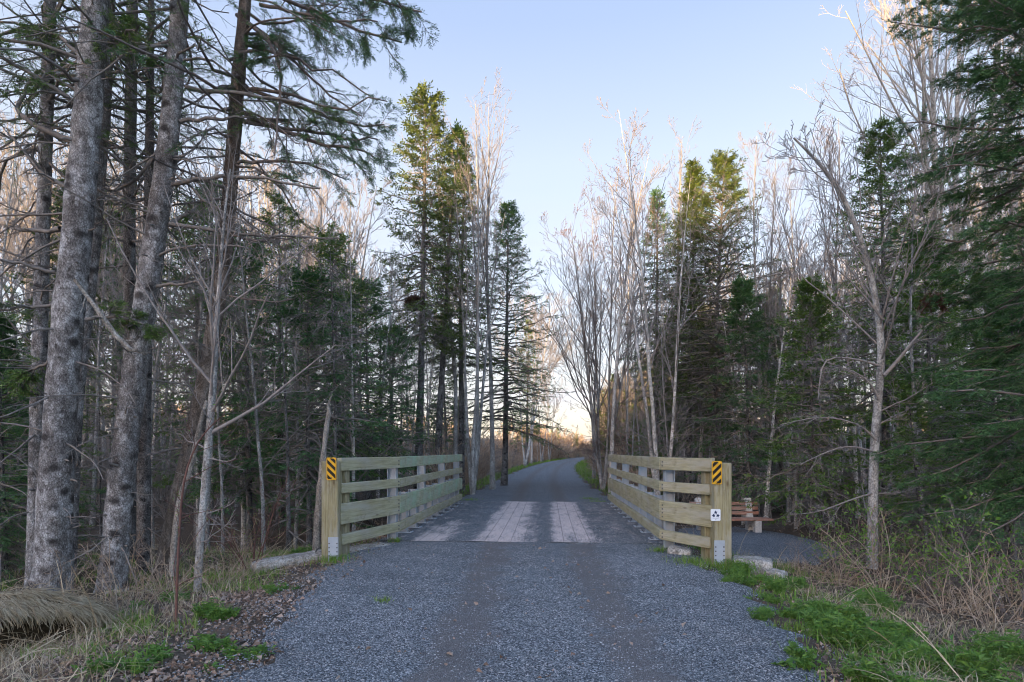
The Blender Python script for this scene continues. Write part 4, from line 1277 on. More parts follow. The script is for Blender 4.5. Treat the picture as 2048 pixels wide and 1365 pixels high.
far_bare('tall lichen-white birch with wide spreading crown beside the dark right spruce', 1938, 15.5, -230, 313, ('bark_pale', 'twig_pale'), stems=5, spread=0.17, lx=-0.05, limbs=12, ang=(14, 34), start=0.4, r=0.17, rmin=0.006)
far_bare('second whitish birch half hidden by the dark right spruce boughs', 1975, 17.5, 60, 314, ('bark_pale', 'twig_pale'), stems=2, spread=0.06, limbs=10, ang=(16, 36), start=0.45, r=0.13)
far_bare('bare tree leaning with long thin arching twigs over the firs at right', 1735, 17.0, 130, 315, ('bark_grey', 'twig_brown'), stems=4, spread=0.16, lx=-0.05, limbs=12, ang=(14, 34), start=0.35, r=0.055)

far_conifer('small dark spruce on the left verge below the pyramid spruce, nearest the path bend', 1053, 62, 640, 240, L=2.2, crown=0.2, n=90, spray=0.3)
far_bare('thin bare tree left of the path bend, stepping down from the pyramid spruce', 1083, 79, 690, 341, stems=2, spread=0.08, lx=0.01, limbs=14, ang=(18, 45))
far_bare('small bare tree farthest along the left side of the path bend', 1099, 92, 745, 342, stems=2, spread=0.1, limbs=12, ang=(20, 48))
far_bare('slim bare tree just behind the maple clump on the right of the bend', 1188, 33, 430, 343, stems=3, spread=0.1, lx=-0.02, limbs=13, ang=(18, 45))
# crooked pale tree on the right bank
base, path, rad = ppath([(1744, 1118, 21), (1748, 1000, 18), (1752, 900, 17), (1762, 800, 15), (1774, 700, 14), (1762, 590, 11.5), (1738, 480, 11), (1700, 380, 9), (1650, 310, 6), (1600, 262, 4)], 9.3, 0.03, None, 30)
ct = make_bare('bare_tree', 'crooked pale barked tree on the right bank, bending left near its top', base, R_(330), ('bark_grey', 'twig_grey'), path=path, prad=np.maximum(rad, 0.012), limbs=17, start=0.42, ang=(25, 60), lf=(0.25, 0.5), low=7, rmin=0.005, trop=0.8, lrf=0.28)
g = Geo()
for seed, pl, w0 in ((1, [(1768, 752), (1795, 722), (1822, 690), (1840, 665), (1872, 635), (1905, 612)], 11), (2, [(1822, 690), (1850, 672), (1880, 650)], 6), (3, [(1757, 732), (1730, 722), (1690, 715), (1650, 714), (1640, 745), (1636, 800)], 7),
                     (4, [(1758, 800), (1745, 770), (1715, 745), (1660, 728), (1632, 716)], 6), (5, [(1752, 905), (1700, 890), (1650, 905), (1600, 930)], 6), (6, [(1752, 985), (1700, 1000), (1640, 1025), (1580, 1030)], 5), (7, [(1766, 640), (1735, 600), (1700, 560), (1650, 520)], 7), (8, [(1752, 880), (1722, 850), (1650, 830), (1560, 850)], 6)):
    B = np.array([P(a, b, 9.3 - 0.05 * k_) for k_, (a, b) in enumerate(pl)]) - np.array(ct.location)
    q = np.linspace(0, 1, len(B)); qq = np.linspace(0, 1, 9); B = np.stack([np.interp(qq, q, B[:, i_]) for i_ in range(3)], -1); B[1:-1] = 0.25 * B[:-2] + 0.5 * B[1:-1] + 0.25 * B[2:]
    r0 = np.maximum(0.75 * w0 * 9.3 / F / 2 * np.linspace(1, 0.3, 9), 0.005)[None]
    tubes(g, B[None], r0, 6)
    q1, q2 = grow(R_(60 + seed), B[None], r0, 9, (0.25, 1), (25, 65), (0.2, 0.42), 0.4, 0.1, 0.14, 6, 0.45, 0.005); tubes(g, q1, q2, 4)
    q1, q2 = grow(R_(70 + seed), q1, q2, 4, (0.2, 1), (25, 60), (0.3, 0.5), 0.4, 0.1, 0.12, 4, 0.6, 0.0045); tubes(g, q1, q2, 3)
part('limbs', (g, [M['twig_grey']]), ct)
g, lg = Geo(), Geo()
# sapling with forked stems, left
base, path, rad = ppath([(394, 1180, 15), (404, 1020, 14), (414, 880, 14), (424, 740, 12), (430, 600, 8), (440, 430, 5), (452, 330, 3)], 7.3, 0.02, None, 26)
sp = make_bare('sapling', 'pale forked sapling with a long side branch, between the front spruces and the railing', base, R_(331), ('bark_grey', 'twig_grey'), path=path, prad=np.maximum(rad, 0.008), limbs=16, start=0.42, ang=(16, 48), lf=(0.3, 0.6), low=7, rmin=0.0035, lv=(5, 3, 0), trop=0.55)
g = Geo()
B = np.array([P(a, b, 7.35) for a, b in [(419, 868), (470, 840), (530, 805), (590, 755), (640, 715), (672, 690)]]) - base
r0 = np.array([[0.028, 0.024, 0.019, 0.014, 0.009, 0.006]])
tubes(g, B[None], r0, 6)
q1, q2 = grow(R_(4), B[None], r0, 9, (0.2, 1), (25, 60), (0.2, 0.4), 0.5, 0.5, 0.12, 6, 0.45, 0.0035); tubes(g, q1, q2, 4)
q1, q2 = grow(R_(5), q1, q2, 5, (0.2, 1), (25, 60), (0.3, 0.5), 0.5, 0.3, 0.12, 4, 0.6, 0.0035); tubes(g, q1, q2, 3)
part('side_branch', (g, [M['twig_grey']]), sp)

far_bare('thin straight dead trunk standing between the sapling and the left railing post', 577, 11.0, 640, 332, ('bark_spruce', 'twig_dead'), name='dead_tree', r=0.045, limbs=26, start=0.05, ang=(60, 105), lf=(0.08, 0.2), lv=(3, 2, 0), trop=-0.4, rmin=0.005)
# bleached snag behind the left post
base, path, rad = ppath([(632, 1088, 15), (638, 1000, 15), (645, 920, 12), (652, 850, 8), (660, 790, 3)], 9.6, 0.02, None, 18)
path[-4:, 0] += np.array([0, 0.01, -0.02, 0.015]); rad[-4:] = np.array([0.045, 0.038, 0.025, 0.008])
tg = Geo(); rad = rad * (1 + 0.12 * np.sin(np.arange(18) * 2.1)); tubes(tg, path[None], rad[None], 10)
t = thing('snag', 'bleached broken dead trunk just behind the left railing post', 'dead tree', base)
part('trunk', (tg, [M['deadwood']]), t)

# leaning dead trunk among the front spruces
base, path, rad = ppath([(345, 1130, 13), (352, 1010, 12), (378, 930, 11), (396, 830, 9), (405, 800, 7)], 8.2, 0.05, None, 18)
t = thing('snag', 'grey broken dead stem leaning right behind the sapling', 'dead tree', base)
tg = Geo(); tubes(tg, path[None], rad[None], 9); part('trunk', (tg, [M['deadwood']]), t)

# fallen lichened limb hooked between the two biggest trunks
pts = np.array([P(a, b, 7.2) for a, b in [(150, 560), (195, 620), (232, 672), (262, 700), (275, 702)]])
g = Geo(); r0 = np.array([[0.02, 0.03, 0.034, 0.026, 0.02]]); tubes(g, pts[None], r0, 7)
q1, q2 = grow(R_(8), pts[None], r0, 9, (0.1, 1), (30, 80), (0.15, 0.4), 0.4, 0.2, 0.15, 5, 0.4, 0.005); tubes(g, q1, q2, 4)
tag(part('broken_limb', (g, [M['deadwood']]), None), 'lichen grey broken limb caught between the two thickest front spruces', 'branch')

# rusty dead spruce top hanging at the right
x_, y_, z_ = P(1872, 590, 9.0)
g = Geo(); rg = R_(14)
A = walk(rg, np.zeros((16, 3)) + rg.normal(0, 0.05, (16, 3)), np.stack([rg.normal(0.1, 0.5, 16), rg.normal(0, 0.4, 16), -np.ones(16) * 0.6], -1), rg.uniform(0.15, 0.4, 16), 5, -0.4, 0.15)
tubes(g, A, np.full((16, 5), 0.006), 3)
p, d_ = along(A, rg.uniform(0.1, 1, (16, 14))); add_sprays(g, rg, p.reshape(-1, 3), d_.reshape(-1, 3) + rg.normal(0, .4, (224, 3)), np.full(224, 0.09), SPR_NEAR, 1)
tag(part('dead_bough', (g, [M['twig_brown'], M['needle_dead']], False), None), 'rusty red dead spruce bough hanging in front of the right firs', 'branch').location = (x_, y_, z_)

# ---- filler woods: a few kinds, copied
protos = []
rg = R_(55)
for i in range(4):
    protos.append(('b', 11.0, 'grey', make_bare('bare_tree', '', (0, 0, 0), R_(400 + i), ('bark_grey', 'twig_grey'), None, h=11, r=0.07, stems=[1, 1, 2, 3][i], spread=0.07, limbs=[16, 14, 12, 9][i], ang=(14, 36), start=0.42, low=4, rmin=0.0065, lv=(6, 4, 2))))
for i in range(3):
    protos.append(('b', 11.0, 'pale', make_bare('bare_tree', '', (0, 0, 0), R_(410 + i), ('bark_pale', 'twig_grey'), None, h=11, r=0.068, stems=[1, 2, 1][i], spread=0.06, limbs=14, ang=(16, 40), start=0.4, low=5, rmin=0.0065, lv=(6, 4, 2))))
for i in range(3):
    protos.append(('c', 11.0, 'spruce', make_conifer('spruce_tree', '', (0, 0, 0), R_(420 + i), [CON, ('bark_spruce', 'twig_dead', 'needle_dark'), ('bark_spruce', 'twig_brown', 'needle_yel')][i], None, h=11, r=0.12, crown=[0.35, 0.45, 0.28][i], L=1.9, n=120, twn=10, spn=4, spray=0.22, bare=0.2, dead=46, deadlen=1.2, rmin=0.009, tdead=5)))
for i in range(2):
    protos.append(('f', 6.0, 'fir', make_conifer('fir_tree', '', (0, 0, 0), R_(430 + i), [CON, ('bark_spruce', 'twig_dead', 'needle_dark')][i], None, h=6, r=0.07, crown=[0.12, 0.22][i], L=1.5, n=80, twn=9, spn=4, spray=0.2, bare=0.15, dead=22, deadlen=1.0, rmin=0.008)))
for i in range(3):                       # dead lower-storey poles with masses of dry twigs
    protos.append(('d', 9.0, 'pole', make_conifer('dead_spruce', '', (0, 0, 0), R_(440 + i), ('bark_spruce', 'twig_dead', 'needle'), None, h=9, r=0.075, crown=0.8, L=0.7, n=14, twn=6, spn=3, spray=0.2, bare=0.4, dead=70, deadlen=1.25, rmin=0.007, tdead=6)))
for i in range(3):
    protos.append(('p', 9.0, 'slim', make_bare('bare_tree', '', (0, 0, 0), R_(450 + i), [('bark_grey', 'twig_grey'), ('bark_pale', 'twig_grey'), ('bark_grey', 'twig_dead')][i], None, h=9, r=[0.055, 0.06, 0.045][i], stems=1, limbs=15, ang=(22, 55), start=0.22, low=0, rmin=0.006, lv=(5, 3, 2), lrf=0.35)))
used = set()
KIND_IX = {k: [i for i, p in enumerate(protos) if p[0] == k] for k in 'bcfdp'}
SKY_PX = [-600, 0, 420, 560, 700, 745, 790, 1000, 1050, 1085, 1120, 1165, 1185, 1250, 1450, 1500, 1700, 1800, 2048, 2700]
SKY_PY = [120, 140, 240, 250, 330, 420, 430, 470, 600, 700, 770, 770, 560, 430, 440, 440, 400, 330, 200, 100]
FILL = {'b': ('bare_tree', {'grey': 'thin bare grey tree standing deep in the wood %s', 'pale': 'pale barked bare tree standing deep in the wood %s'}),
        'c': ('spruce_tree', {'spruce': 'slim spruce with dead lower twigs standing deep in the wood %s'}),
        'f': ('fir_tree', {'fir': 'low green fir filling the undergrowth in the wood %s'}),
        'p': ('bare_tree', {'slim': 'slim straight bare stem standing near the front of the wood %s'}),
        'd': ('dead_spruce', {'pole': 'dead grey spruce pole full of dry twigs in the wood %s'})}


def put(i, x, y, h, side):
    kind, ph, look, proto = protos[i]
    s = h / ph; lab = FILL[kind][1][look] % side
    grp = {'b': 'bare trees', 'c': 'spruces', 'f': 'low firs', 'd': 'dead poles', 'p': 'slim bare stems'}[kind] + ' in the wood ' + side
    z = gz(x, y) - 0.06; rz = rg.uniform(0, 6.28); sw = rg.uniform(0.85, 1.2)
    if i not in used:
        used.add(i); r = proto; r.location = (x, y, z); r.rotation_euler = (rg.normal(0, .02), rg.normal(0, .025), rz); r.scale = (s * sw, s * sw, s); r['label'] = lab; r['group'] = grp
    else:
        r = copy_thing(proto, (x, y, z), rz, (s * sw, s * sw, s), lab, grp); r.rotation_euler = (rg.normal(0, .02), rg.normal(0, .025), rz)
    return r


occupied = []
KEEP = [(840, 21, 85), (873, 22, 50), (922, 23, 50), (1008, 26, 70), (1374, 22, 60), (1440, 21.5, 85), (1772, 15, 75), (1930, 15.5, 60)]


def wood(n, pxr, dr, mix, side, hr, cap=True, mind=1.2, dpow=1.0):
    k = 0; tries = 0
    while k < n and tries < n * 60:
        tries += 1
        px = rg.uniform(*pxr); d = dr[0] + (dr[1] - dr[0]) * rg.uniform() ** dpow; x = (px - 1024) / F * d
        u = x - road_x(d)
        if abs(u) < 3.6 + 0.02 * d: continue
        kind0 = 'p' if mix[-1] == 1.0 else 'x'
        if any((x - a) ** 2 + (d - b) ** 2 < mind ** 2 for a, b in occupied): continue
        if any(d < b_ and abs(px - a_) < w_ * (0.35 if kind0 == 'p' else 1) for a_, b_, w_ in KEEP): continue
        if ((x - 5.0) / 2.2) ** 2 + ((d - 12.6) / 3.2) ** 2 < 1: continue
        kind = rg.choice(list('bcfdp'), p=(*mix, 0.0) if len(mix) == 4 else mix)
        h = rg.uniform(*hr[kind])
        top = float(np.interp(px, SKY_PX, SKY_PY)) + rg.uniform(0, 190)
        hmax = EYE - (top - HOR) / F * d - gz(x, d)
        if hmax < 2.5: continue
        if kind in 'bp' and d > 14: h = max(h, hmax * rg.uniform(0.85, 1.0))
        h = min(h, hmax, 20)
        occupied.append((x, d)); put(int(rg.choice(KIND_IX[kind])), x, d, h, side); k += 1


HR = {'b': (8, 14), 'c': (6, 12), 'f': (2.6, 5.2), 'd': (3.5, 7.0), 'p': (7, 12)}
LS, RS = 'left of the bridge', 'right of the bridge'
wood(30, (240, 960), (10.5, 22), (0, 0, 0, 0, 1.0), LS, HR, mind=0.8)
wood(24, (-60, 900), (11.5, 22), (0.16, 0.16, 0.36, 0.32), LS, HR)
wood(84, (-150, 1010), (19, 40), (0.62, 0.12, 0.12, 0.14), LS, HR, dpow=0.8, mind=0.9)
wood(30, (1245, 2000), (12, 23), (0, 0, 0, 0, 1.0), RS, HR, mind=0.8)
wood(24, (1330, 2150), (14.8, 24), (0.20, 0.14, 0.30, 0.36), RS, HR)
wood(78, (1235, 2200), (20, 42), (0.62, 0.12, 0.12, 0.14), RS, HR, dpow=0.8, mind=0.9)
wood(8, (1830, 2150), (9.2, 13), (0.0, 0.0, 0.45, 0.55), RS, HR)

# ---- the far wood, one mass
mg = [Geo(), Geo(), Geo()]
fr = R_(77)
lowb = [bare_tree(R_(500 + i), h=11, r=0.09, limbs=12, lv=(5, 3, 0), ang=(15, 38), start=0.3, rmin=0.018, low=3, stems=1 + i) for i in range(2)]
lowc = [conifer(R_(510 + i), h=10, r=0.12, crown=0.2, L=1.6, n=60, twn=6, spn=3, spray=0.36, dead=14, rmin=0.014, tdead=3) for i in range(2)]
cnt = 0
while cnt < 330:
    d = fr.uniform(42, 150); px = fr.uniform(-500, 2600)
    if cnt < 110: d = fr.uniform(85, 175); px = fr.uniform(1040, 1215); x = (px - 1024) / F * d
    if abs(x - road_x(d)) < 4.5: continue
    top = float(np.interp(px, SKY_PX, SKY_PY)) + 20
    if 1060 < px < 1200 and d > 60: top = fr.uniform(775, 868)
    hm = EYE - (top - HOR) / F * d - gz(x, d)
    if hm < 3: continue
    cnt += 1
    h = min(fr.uniform(8, 14), hm)
    if d > 45 and -60 < x < road_x(d): h = min(h, fr.uniform(3.5, 6.5))
    off = (x, d, gz(x, d)); rz = fr.uniform(0, 6.28)
    if fr.uniform() < (0.93 if 1050 < px < 1200 else 0.68):
        a, b, _ = lowb[fr.integers(0, 2)]; mg[0].join(a, off, rz, h / 11); mg[1].join(b, off, rz, h / 11)
    else:
        a, b, c = lowc[fr.integers(0, 2)]; mg[0].join(a, off, rz, h / 10); mg[1].join(b, off, rz, h / 10); mg[2].join(c, off, rz, h / 10)
th_ = [shrub(R_(540 + i), n=16, h=2.4, spread=0.5, lv=(5, 3), r=0.02, rmin=0.02)[0] for i in range(2)]
for cnt in range(330):
    d = fr.uniform(55, 125); px = fr.uniform(-300, 2400); x = (px - 1024) / F * d
    if cnt < 120: d = fr.uniform(95, 180); px = fr.uniform(1045, 1205); x = (px - 1024) / F * d
    if abs(x - road_x(d)) < 4.5: continue
    mg.append(Geo()) if len(mg) < 4 else None
    mg[3].join(th_[cnt % 2], (x, d, gz(x, d)), fr.uniform(0, 6.28), fr.uniform(1.0, 2.6))
G = Geo()
for i, m in enumerate(mg):
    base = G.n
    if m.n:
        G.v.append(np.concatenate(m.v)); G.n += m.n
        for f in m.f: G.f.append(f + base); G.mi.append(np.full(len(f), i, np.int32))
ub = [shrub(R_(530 + i), n=12, h=2.2, spread=0.6, lv=(5, 3), r=0.012, rmin=0.011) for i in range(2)]
uf = conifer(R_(533), h=3, r=0.04, crown=0.05, L=1.0, n=40, twn=7, spn=3, spray=0.24, dead=0, rmin=0.01)
cnt = 0; ug = [Geo(), Geo()]
while cnt < 420:
    d = 15 + 45 * fr.uniform() ** 0.8; px = fr.uniform(-300, 2400); x = (px - 1024) / F * d
    if abs(x - road_x(d)) < 4.2 or (px > 1300 and px < 1640 and d < 17.5): continue
    cnt += 1; off = (x, d, gz(x, d))
    if fr.uniform() < 0.75: ug[0].join(ub[fr.integers(0, 2)][0], off, fr.uniform(0, 6.28), fr.uniform(0.5, 1.2))
    else: ug[0].join(uf[1], off, 0, s_ := fr.uniform(0.4, 1.0)); ug[1].join(uf[2], off, 0, s_)
UG = Geo()
for i, m in enumerate(ug):
    base = UG.n; UG.v.append(np.concatenate(m.v)); UG.n += m.n
    for f in m.f: UG.f.append(f + base); UG.mi.append(np.full(len(f), i, np.int32))
tag(part('undergrowth', (UG, [M['twig_dead'], M['needle']], False), None), 'tangled dry undergrowth and seedlings on the forest floor behind both railings', 'undergrowth', None, 'stuff')
tag(part('far_woods', (G, [M['bark_grey'], M['twig_brown'], M['needle_yel'], M['cane']], False), None), 'distant mixed wood at the end of the path, its tops lit by the low sun', 'woods', None, 'stuff')

# ================================================================== SHRUBS AND GROUND COVER
def make_shrub(label, loc, rg, wood='cane', leaf=None, name='shrub', group=None, rz=0.0, s=1.0, cat='shrub', **kw):
    g, lg = shrub(rg, **kw)
    t = thing(name, label, cat, loc, group, rz, s)
    part('stems', (g, [M[wood]]), t)
    if lg.n: part('leaves', (lg, [M[leaf]], False), t)
    return t


rg = R_(90)
# right bank: leafy shrubs
GS = 'leafing shrubs on the right bank'
sh = [make_shrub('', (0, 0, 0), R_(600 + i), 'twig_brown', 'leaf_new', 'leafy_shrub', GS, n=11, h=1.5, spread=0.55, lv=(5, 3), leaves=2, leafsize=0.06) for i in range(3)]
spots = [(1655, 1075, 9.6, 0.6, 'leafing shrub with arching sprays right of the bench pad'), (1690, 1090, 8.3, 0.55, 'low leafing shrub left of the crooked pale tree foot'),
         (1815, 1120, 8.0, 0.8, 'leafing shrub touching the crooked pale tree on its right'), (1865, 1150, 7.4, 0.75, 'leafing shrub in the middle of the right bank thicket'),
         (1945, 1140, 7.6, 0.95, 'tall leafing shrub in the thicket near the right edge'), (2030, 1180, 6.8, 1.0, 'leafing shrub cut by the right edge of the photo'),
         (1715, 1040, 10.2, 1.1, 'leafing shrub behind the crooked pale tree')]
for i, (px, py, d, s, lab) in enumerate(spots):
    x = (px - 1024) / F * d; loc = (x, d, gz(x, d) - 0.03)
    if i < 3: r = sh[i]; r.location = loc; r.scale = (s,) * 3; r['label'] = lab
    else: copy_thing(sh[i % 3], loc, rg.uniform(0, 6.28), s, lab, GS)
# dry canes and brambles
DC = 'dry tangled cane clumps'
dc = [make_shrub('', (0, 0, 0), R_(620 + i), 'cane', None, 'bramble', DC, cat='bramble', n=[16, 12, 20][i], h=[1.0, 1.3, 0.8][i], spread=[0.9, 0.7, 1.3][i], lv=(4, 2), r=0.006, trop=-0.5) for i in range(3)]
cs = [(1680, 8.2, 0.8, 'pale dry canes leaning left above the green weed mound'), (1770, 7.6, 0.9, 'dry cane tangle at the foot of the crooked pale tree'), (1900, 6.9, 1.0, 'grey bramble tangle below the right bank thicket'),
      (1985, 6.2, 1.0, 'pale broken canes standing near the right edge'), (1600, 8.8, 0.4, 'thin dry canes beside the concrete lump'), (2060, 7.4, 1.3, 'tall dry tangle at the right edge under the firs'),
      (330, 7.0, 0.8, 'dry canes among the front spruce roots'), (250, 6.2, 0.7, 'thin canes rising from the straw right of the mound'), (445, 7.6, 0.8, 'orange brown tangle at the foot of the pale sapling'),
      (490, 8.6, 0.8, 'dry bramble in the grass left of the concrete slab'), (120, 6.3, 0.6, 'bent dry stalks drooping before the straw mound'), (700, 11.0, 1.0, 'twiggy dry bush seen through the left railing'),
      (770, 12.5, 1.1, 'brown dry brush behind the middle of the left railing'), (1400, 10.5, 0.8, 'dry brush seen through the right railing')]
for i, (px, d, s, lab) in enumerate(cs):
    x = (px - 1024) / F * d; loc = (x, d, gz(x, d) - 0.03)
    if i < 3: r = dc[i]; r.location = loc; r.scale = (s,) * 3; r['label'] = lab
    else: copy_thing(dc[i % 3], loc, rg.uniform(0, 6.28), s, lab, DC)
# red stemmed cane bush, left
base, path, rad = ppath([(352, 1275, 5), (356, 1130, 4.6), (363, 1010, 4), (385, 940, 3), (425, 890, 2), (445, 880, 1.5)], 5.35, 0.02, None, 18)
base[2] = gz(base[0], base[1])
t = thing('red_cane', 'arching red brown cane with tiny new leaves rising from the left verge', 'shrub', base)
g, lg = Geo(), Geo(); tubes(g, path[None], rad[None], 6)
q1, q2 = grow(R_(31), path[None], rad[None], 12, (0.1, 1), (25, 60), (0.15, 0.4), 0.3, -0.2, 0.12, 6, 0.5, 0.003); tubes(g, q1, q2, 4)
p, d_ = along(q1, rg.uniform(0.2, 1, (len(q1), 7))); add_leaves(lg, rg, p.reshape(-1, 3), d_.reshape(-1, 3) + rg.normal(0, .8, (len(q1) * 7, 3)), rg.uniform(0.012, 0.03, len(q1) * 7))
part('stems', (g, [M['twig_red']]), t); part('leaves', (lg, [M['leaf_new']], False), t)
make_shrub('orange stemmed budding shrub in front of the firs left of the railing', ((505 - 1024) / F * 8.4, 8.4, gz(-3.83, 8.4)), R_(640), 'twig_red', 'leaf_new', 'budding_shrub', n=9, h=1.5, spread=0.5, leaves=2, leafsize=0.022, trop=-0.6)
# brush along the far verges
VB = 'brown brush along the far path'
vb = [make_shrub('', (0, 0, 0), R_(650 + i), 'cane', None, 'brush', VB, cat='shrub', n=16, h=1.5, spread=0.45, lv=(5, 3), r=0.009, rmin=0.009) for i in range(2)]
vi = 0
for d in np.concatenate([np.linspace(19, 60, 24), np.linspace(60, 125, 16)]):
    for sd_ in (-1, 1):
        off = 3.0 + rg.uniform(0, 1.6) + 0.01 * d; x = road_x(d) + sd_ * off; yy = d + rg.uniform(-1, 1); loc = (x, yy, gz(x, yy)); s = rg.uniform(0.6, 1.35)
        lab = 'brown leafless brush on the %s verge of the far path' % ('left' if sd_ < 0 else 'right')
        if vi < 2: r = vb[vi]; r.location = loc; r.scale = (s,) * 3; r['label'] = lab; r['group'] = VB + (' left' if sd_ < 0 else ' right')
        else: copy_thing(vb[vi % 2], loc, rg.uniform(0, 6.28), s, lab, VB + (' left' if sd_ < 0 else ' right'))
        vi += 1

# straw mound at the left edge
mx, my = -4.85, 5.35
mz = gz(mx, my)
t = thing('straw_mound', 'mound of matted dry straw overhanging a dark hollow at the left edge', 'straw mound', (mx, my, mz), rz=0.73)
g = Geo(); nu, nv = 40, 22
th, ph = np.meshgrid(np.linspace(0, 2 * np.pi, nu, endpoint=False), np.linspace(-0.25, np.pi / 2, nv))
X = 0.82 * np.cos(th) * np.cos(ph); Y = 0.56 * np.sin(th) * np.cos(ph); Z = 0.53 * np.sin(ph)
Y = np.where(Y < 0.05, 0.05 + 0.15 * (Y - 0.05), Y)
ii = np.arange(nu * nv).reshape(nv, nu); a = ii[:-1]; b = np.roll(a, -1, 1); c = ii[1:]; d = np.roll(c, -1, 1)
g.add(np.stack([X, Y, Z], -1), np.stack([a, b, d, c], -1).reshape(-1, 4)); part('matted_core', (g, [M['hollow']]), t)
g = Geo(); n = 7000
th = rg.uniform(0, 6.28, n); ph = np.arcsin(rg.uniform(0.3, 1, n) ** 0.8)
lob = 1 + 0.10 * wav(th * 2.0, th * 0, 1.5)
p = np.stack([0.9 * lob * np.cos(th) * np.cos(ph), 0.62 * lob * np.sin(th) * np.cos(ph), 0.56 * np.sin(ph) * (1 + 0.05 * wav(th * 3, ph * 5, 1.2))], -1)
keep = ~((p[:, 1] < -0.12) & (p[:, 2] < 0.40 - 0.16 * sstep(0.2, 0.75, p[:, 0])))
p = p[keep]; th = th[keep]; ph = ph[keep]; n = len(p)
D = np.stack([np.cos(th) * 0.7 + 0.55, np.sin(th) * 0.9, -0.1 - 0.55 * np.cos(ph)], -1) + rg.normal(0, 0.26, (n, 3)) * (1 + 1.6 * (rg.uniform(0, 1, (n, 1)) < 0.3))
sl_ = np.where(p[:, 1] < -0.25, 0.42, 1.0); W = walk(rg, p, D, rg.uniform(0.12, 0.36, n) * sl_, 5, -1.3, 0.10)
tubes(g, W, np.full((n, 5), 0.0034) * np.linspace(1, 0.5, 5)[None], 3)
n = 2200
p = np.stack([rg.uniform(-0.9, 0.85, n), rg.uniform(-0.75, -0.3, n), rg.uniform(-0.02, 0.06, n)], -1)
W = walk(rg, p, np.stack([rg.normal(0.2, 0.6, n), rg.normal(-0.3, 0.4, n), rg.normal(0.4, 0.35, n)], -1), rg.uniform(0.08, 0.28, n), 4, -0.7, 0.12)
tubes(g, W, np.full((n, 4), 0.0028), 3)
part('straw', (g, [M['straw']]), t)


# ---- scatter helper
def scatter(n, x0, x1, y0, y1, dens, rg):
    x = rg.uniform(x0, x1, n); y = y0 * (y1 / y0) ** rg.uniform(0, 1, n) if y0 > 0 else rg.uniform(y0, y1, n)
    k = rg.uniform(0, 1, n) < dens(x, y)
    x, y = x[k], y[k]
    return np.stack([x, y, ground(x, y) - 0.01], -1)


def U_(x, y): return x - road_x(y)


def vis(x, y): return np.abs(x) < 0.97 * y + 1.0


def edge(x, y): return np.abs(U_(x, y)) - road_w(y)


def onpad(x, y): return ((x - 5.15) / 1.7) ** 2 + ((y - 12.5) / 2.7) ** 2 < 1


# green grass
def d_green(x, y):
    e = edge(x, y); u = U_(x, y)
    n1 = wav(x, y, 1.9) + 0.5 * wav(x, y, 6.0)
    right = np.where(u > 0, sstep(0.05, 0.5, e) * sstep(2.6, 0.9, e) * (0.08 + 0.92 * sstep(0.12, 0.6, n1)) * sstep(14, 9, y), 0)
    left = np.where(u < 0, sstep(0.3, 1.0, e) * 0.6 * sstep(-0.1, 0.6, n1) * sstep(12.5, 9, y), 0)
    left = left + np.where(u < 0, np.exp(-((x + 3.8) / 0.9) ** 2 - ((y - 9.9) / 1.0) ** 2) * 0.9, 0)
    verge = sstep(17.2, 19, y) * sstep(0.0, 0.4, e) * sstep(2.0, 0.9, e)
    return np.clip((right + left + verge) * vis(x, y) * ~onpad(x, y), 0, 1)


g = Geo()
p = scatter(420000, -8, 9, 2.6, 14, d_green, rg)
n = len(p); tall = 0.7 + 0.6 * wav(p[:, 0], p[:, 1], 2.7)
add_blades(g, rg, p, rg.uniform(0.05, 0.20, n) * tall.clip(0.35, 1.6), rg.uniform(0.0022, 0.005, n), rg.uniform(0.1, 0.9, n))
p = scatter(90000, -5, 26, 17, 110, d_green, rg); n = len(p); sc = (p[:, 1] / 20) ** 0.6
add_blades(g, rg, p, rg.uniform(0.06, 0.17, n) * sc, rg.uniform(0.006, 0.012, n) * sc, rg.uniform(0.1, 0.8, n))
# tufts round the posts and on the gravel edge
tf = [(lep[0] + 0.1, lep[1] - 0.2, 0.22, 260), (LB[0] - 0.02, LB[1] - 0.15, 0.10, 220), (rep[0] - 0.05, rep[1] - 0.25, 0.35, 420), (rep[0] - 0.5, rep[1] - 0.1, 0.25, 300), (RB[0] - 0.1, RB[1] - 0.15, 0.15, 160), (-1.28, 17.9, 0.25, 200), (2.6, 17.3, 0.3, 240), (2.5, 18.3, 0.3, 200), (-1.32, 5.85, 0.07, 90)]
for cx, cy, r_, n in tf:
    x = cx + rg.normal(0, r_ * 0.55, n); y = cy + rg.normal(0, r_ * 0.55, n); p = np.stack([x, y, np.maximum(ground(x, y), -0.03) - 0.005], -1)
    add_blades(g, rg, p, rg.uniform(0.05, 0.17, n), rg.uniform(0.003, 0.006, n), rg.uniform(0.2, 1.0, n))
tag(part('green_grass', (g, [M['grass']], False), None), 'short fresh green grass along the path edges', 'grass', None, 'stuff')


def d_dry(x, y):
    e = edge(x, y); u = U_(x, y); n1 = wav(x + 7, y, 1.6) + 0.5 * wav(x, y, 5.0)
    left = np.where(u < 0, sstep(0.3, 1.2, e) * (0.35 + 0.6 * sstep(-0.3, 0.5, n1)), 0)
    right = np.where(u > 0, sstep(0.3, 1.2, e) * (0.25 + 0.55 * sstep(-0.2, 0.6, n1)), 0)
    return np.clip((left + right) * sstep(16, 10, y) * vis(x, y) * ~onpad(x, y), 0, 1)


g = Geo(); p = scatter(105000, -9, 10, 2.6, 15, d_dry, rg); n = len(p)
add_blades(g, rg, p, rg.uniform(0.06, 0.28, n), rg.uniform(0.0016, 0.0034, n), rg.uniform(0.5, 1.8, n))
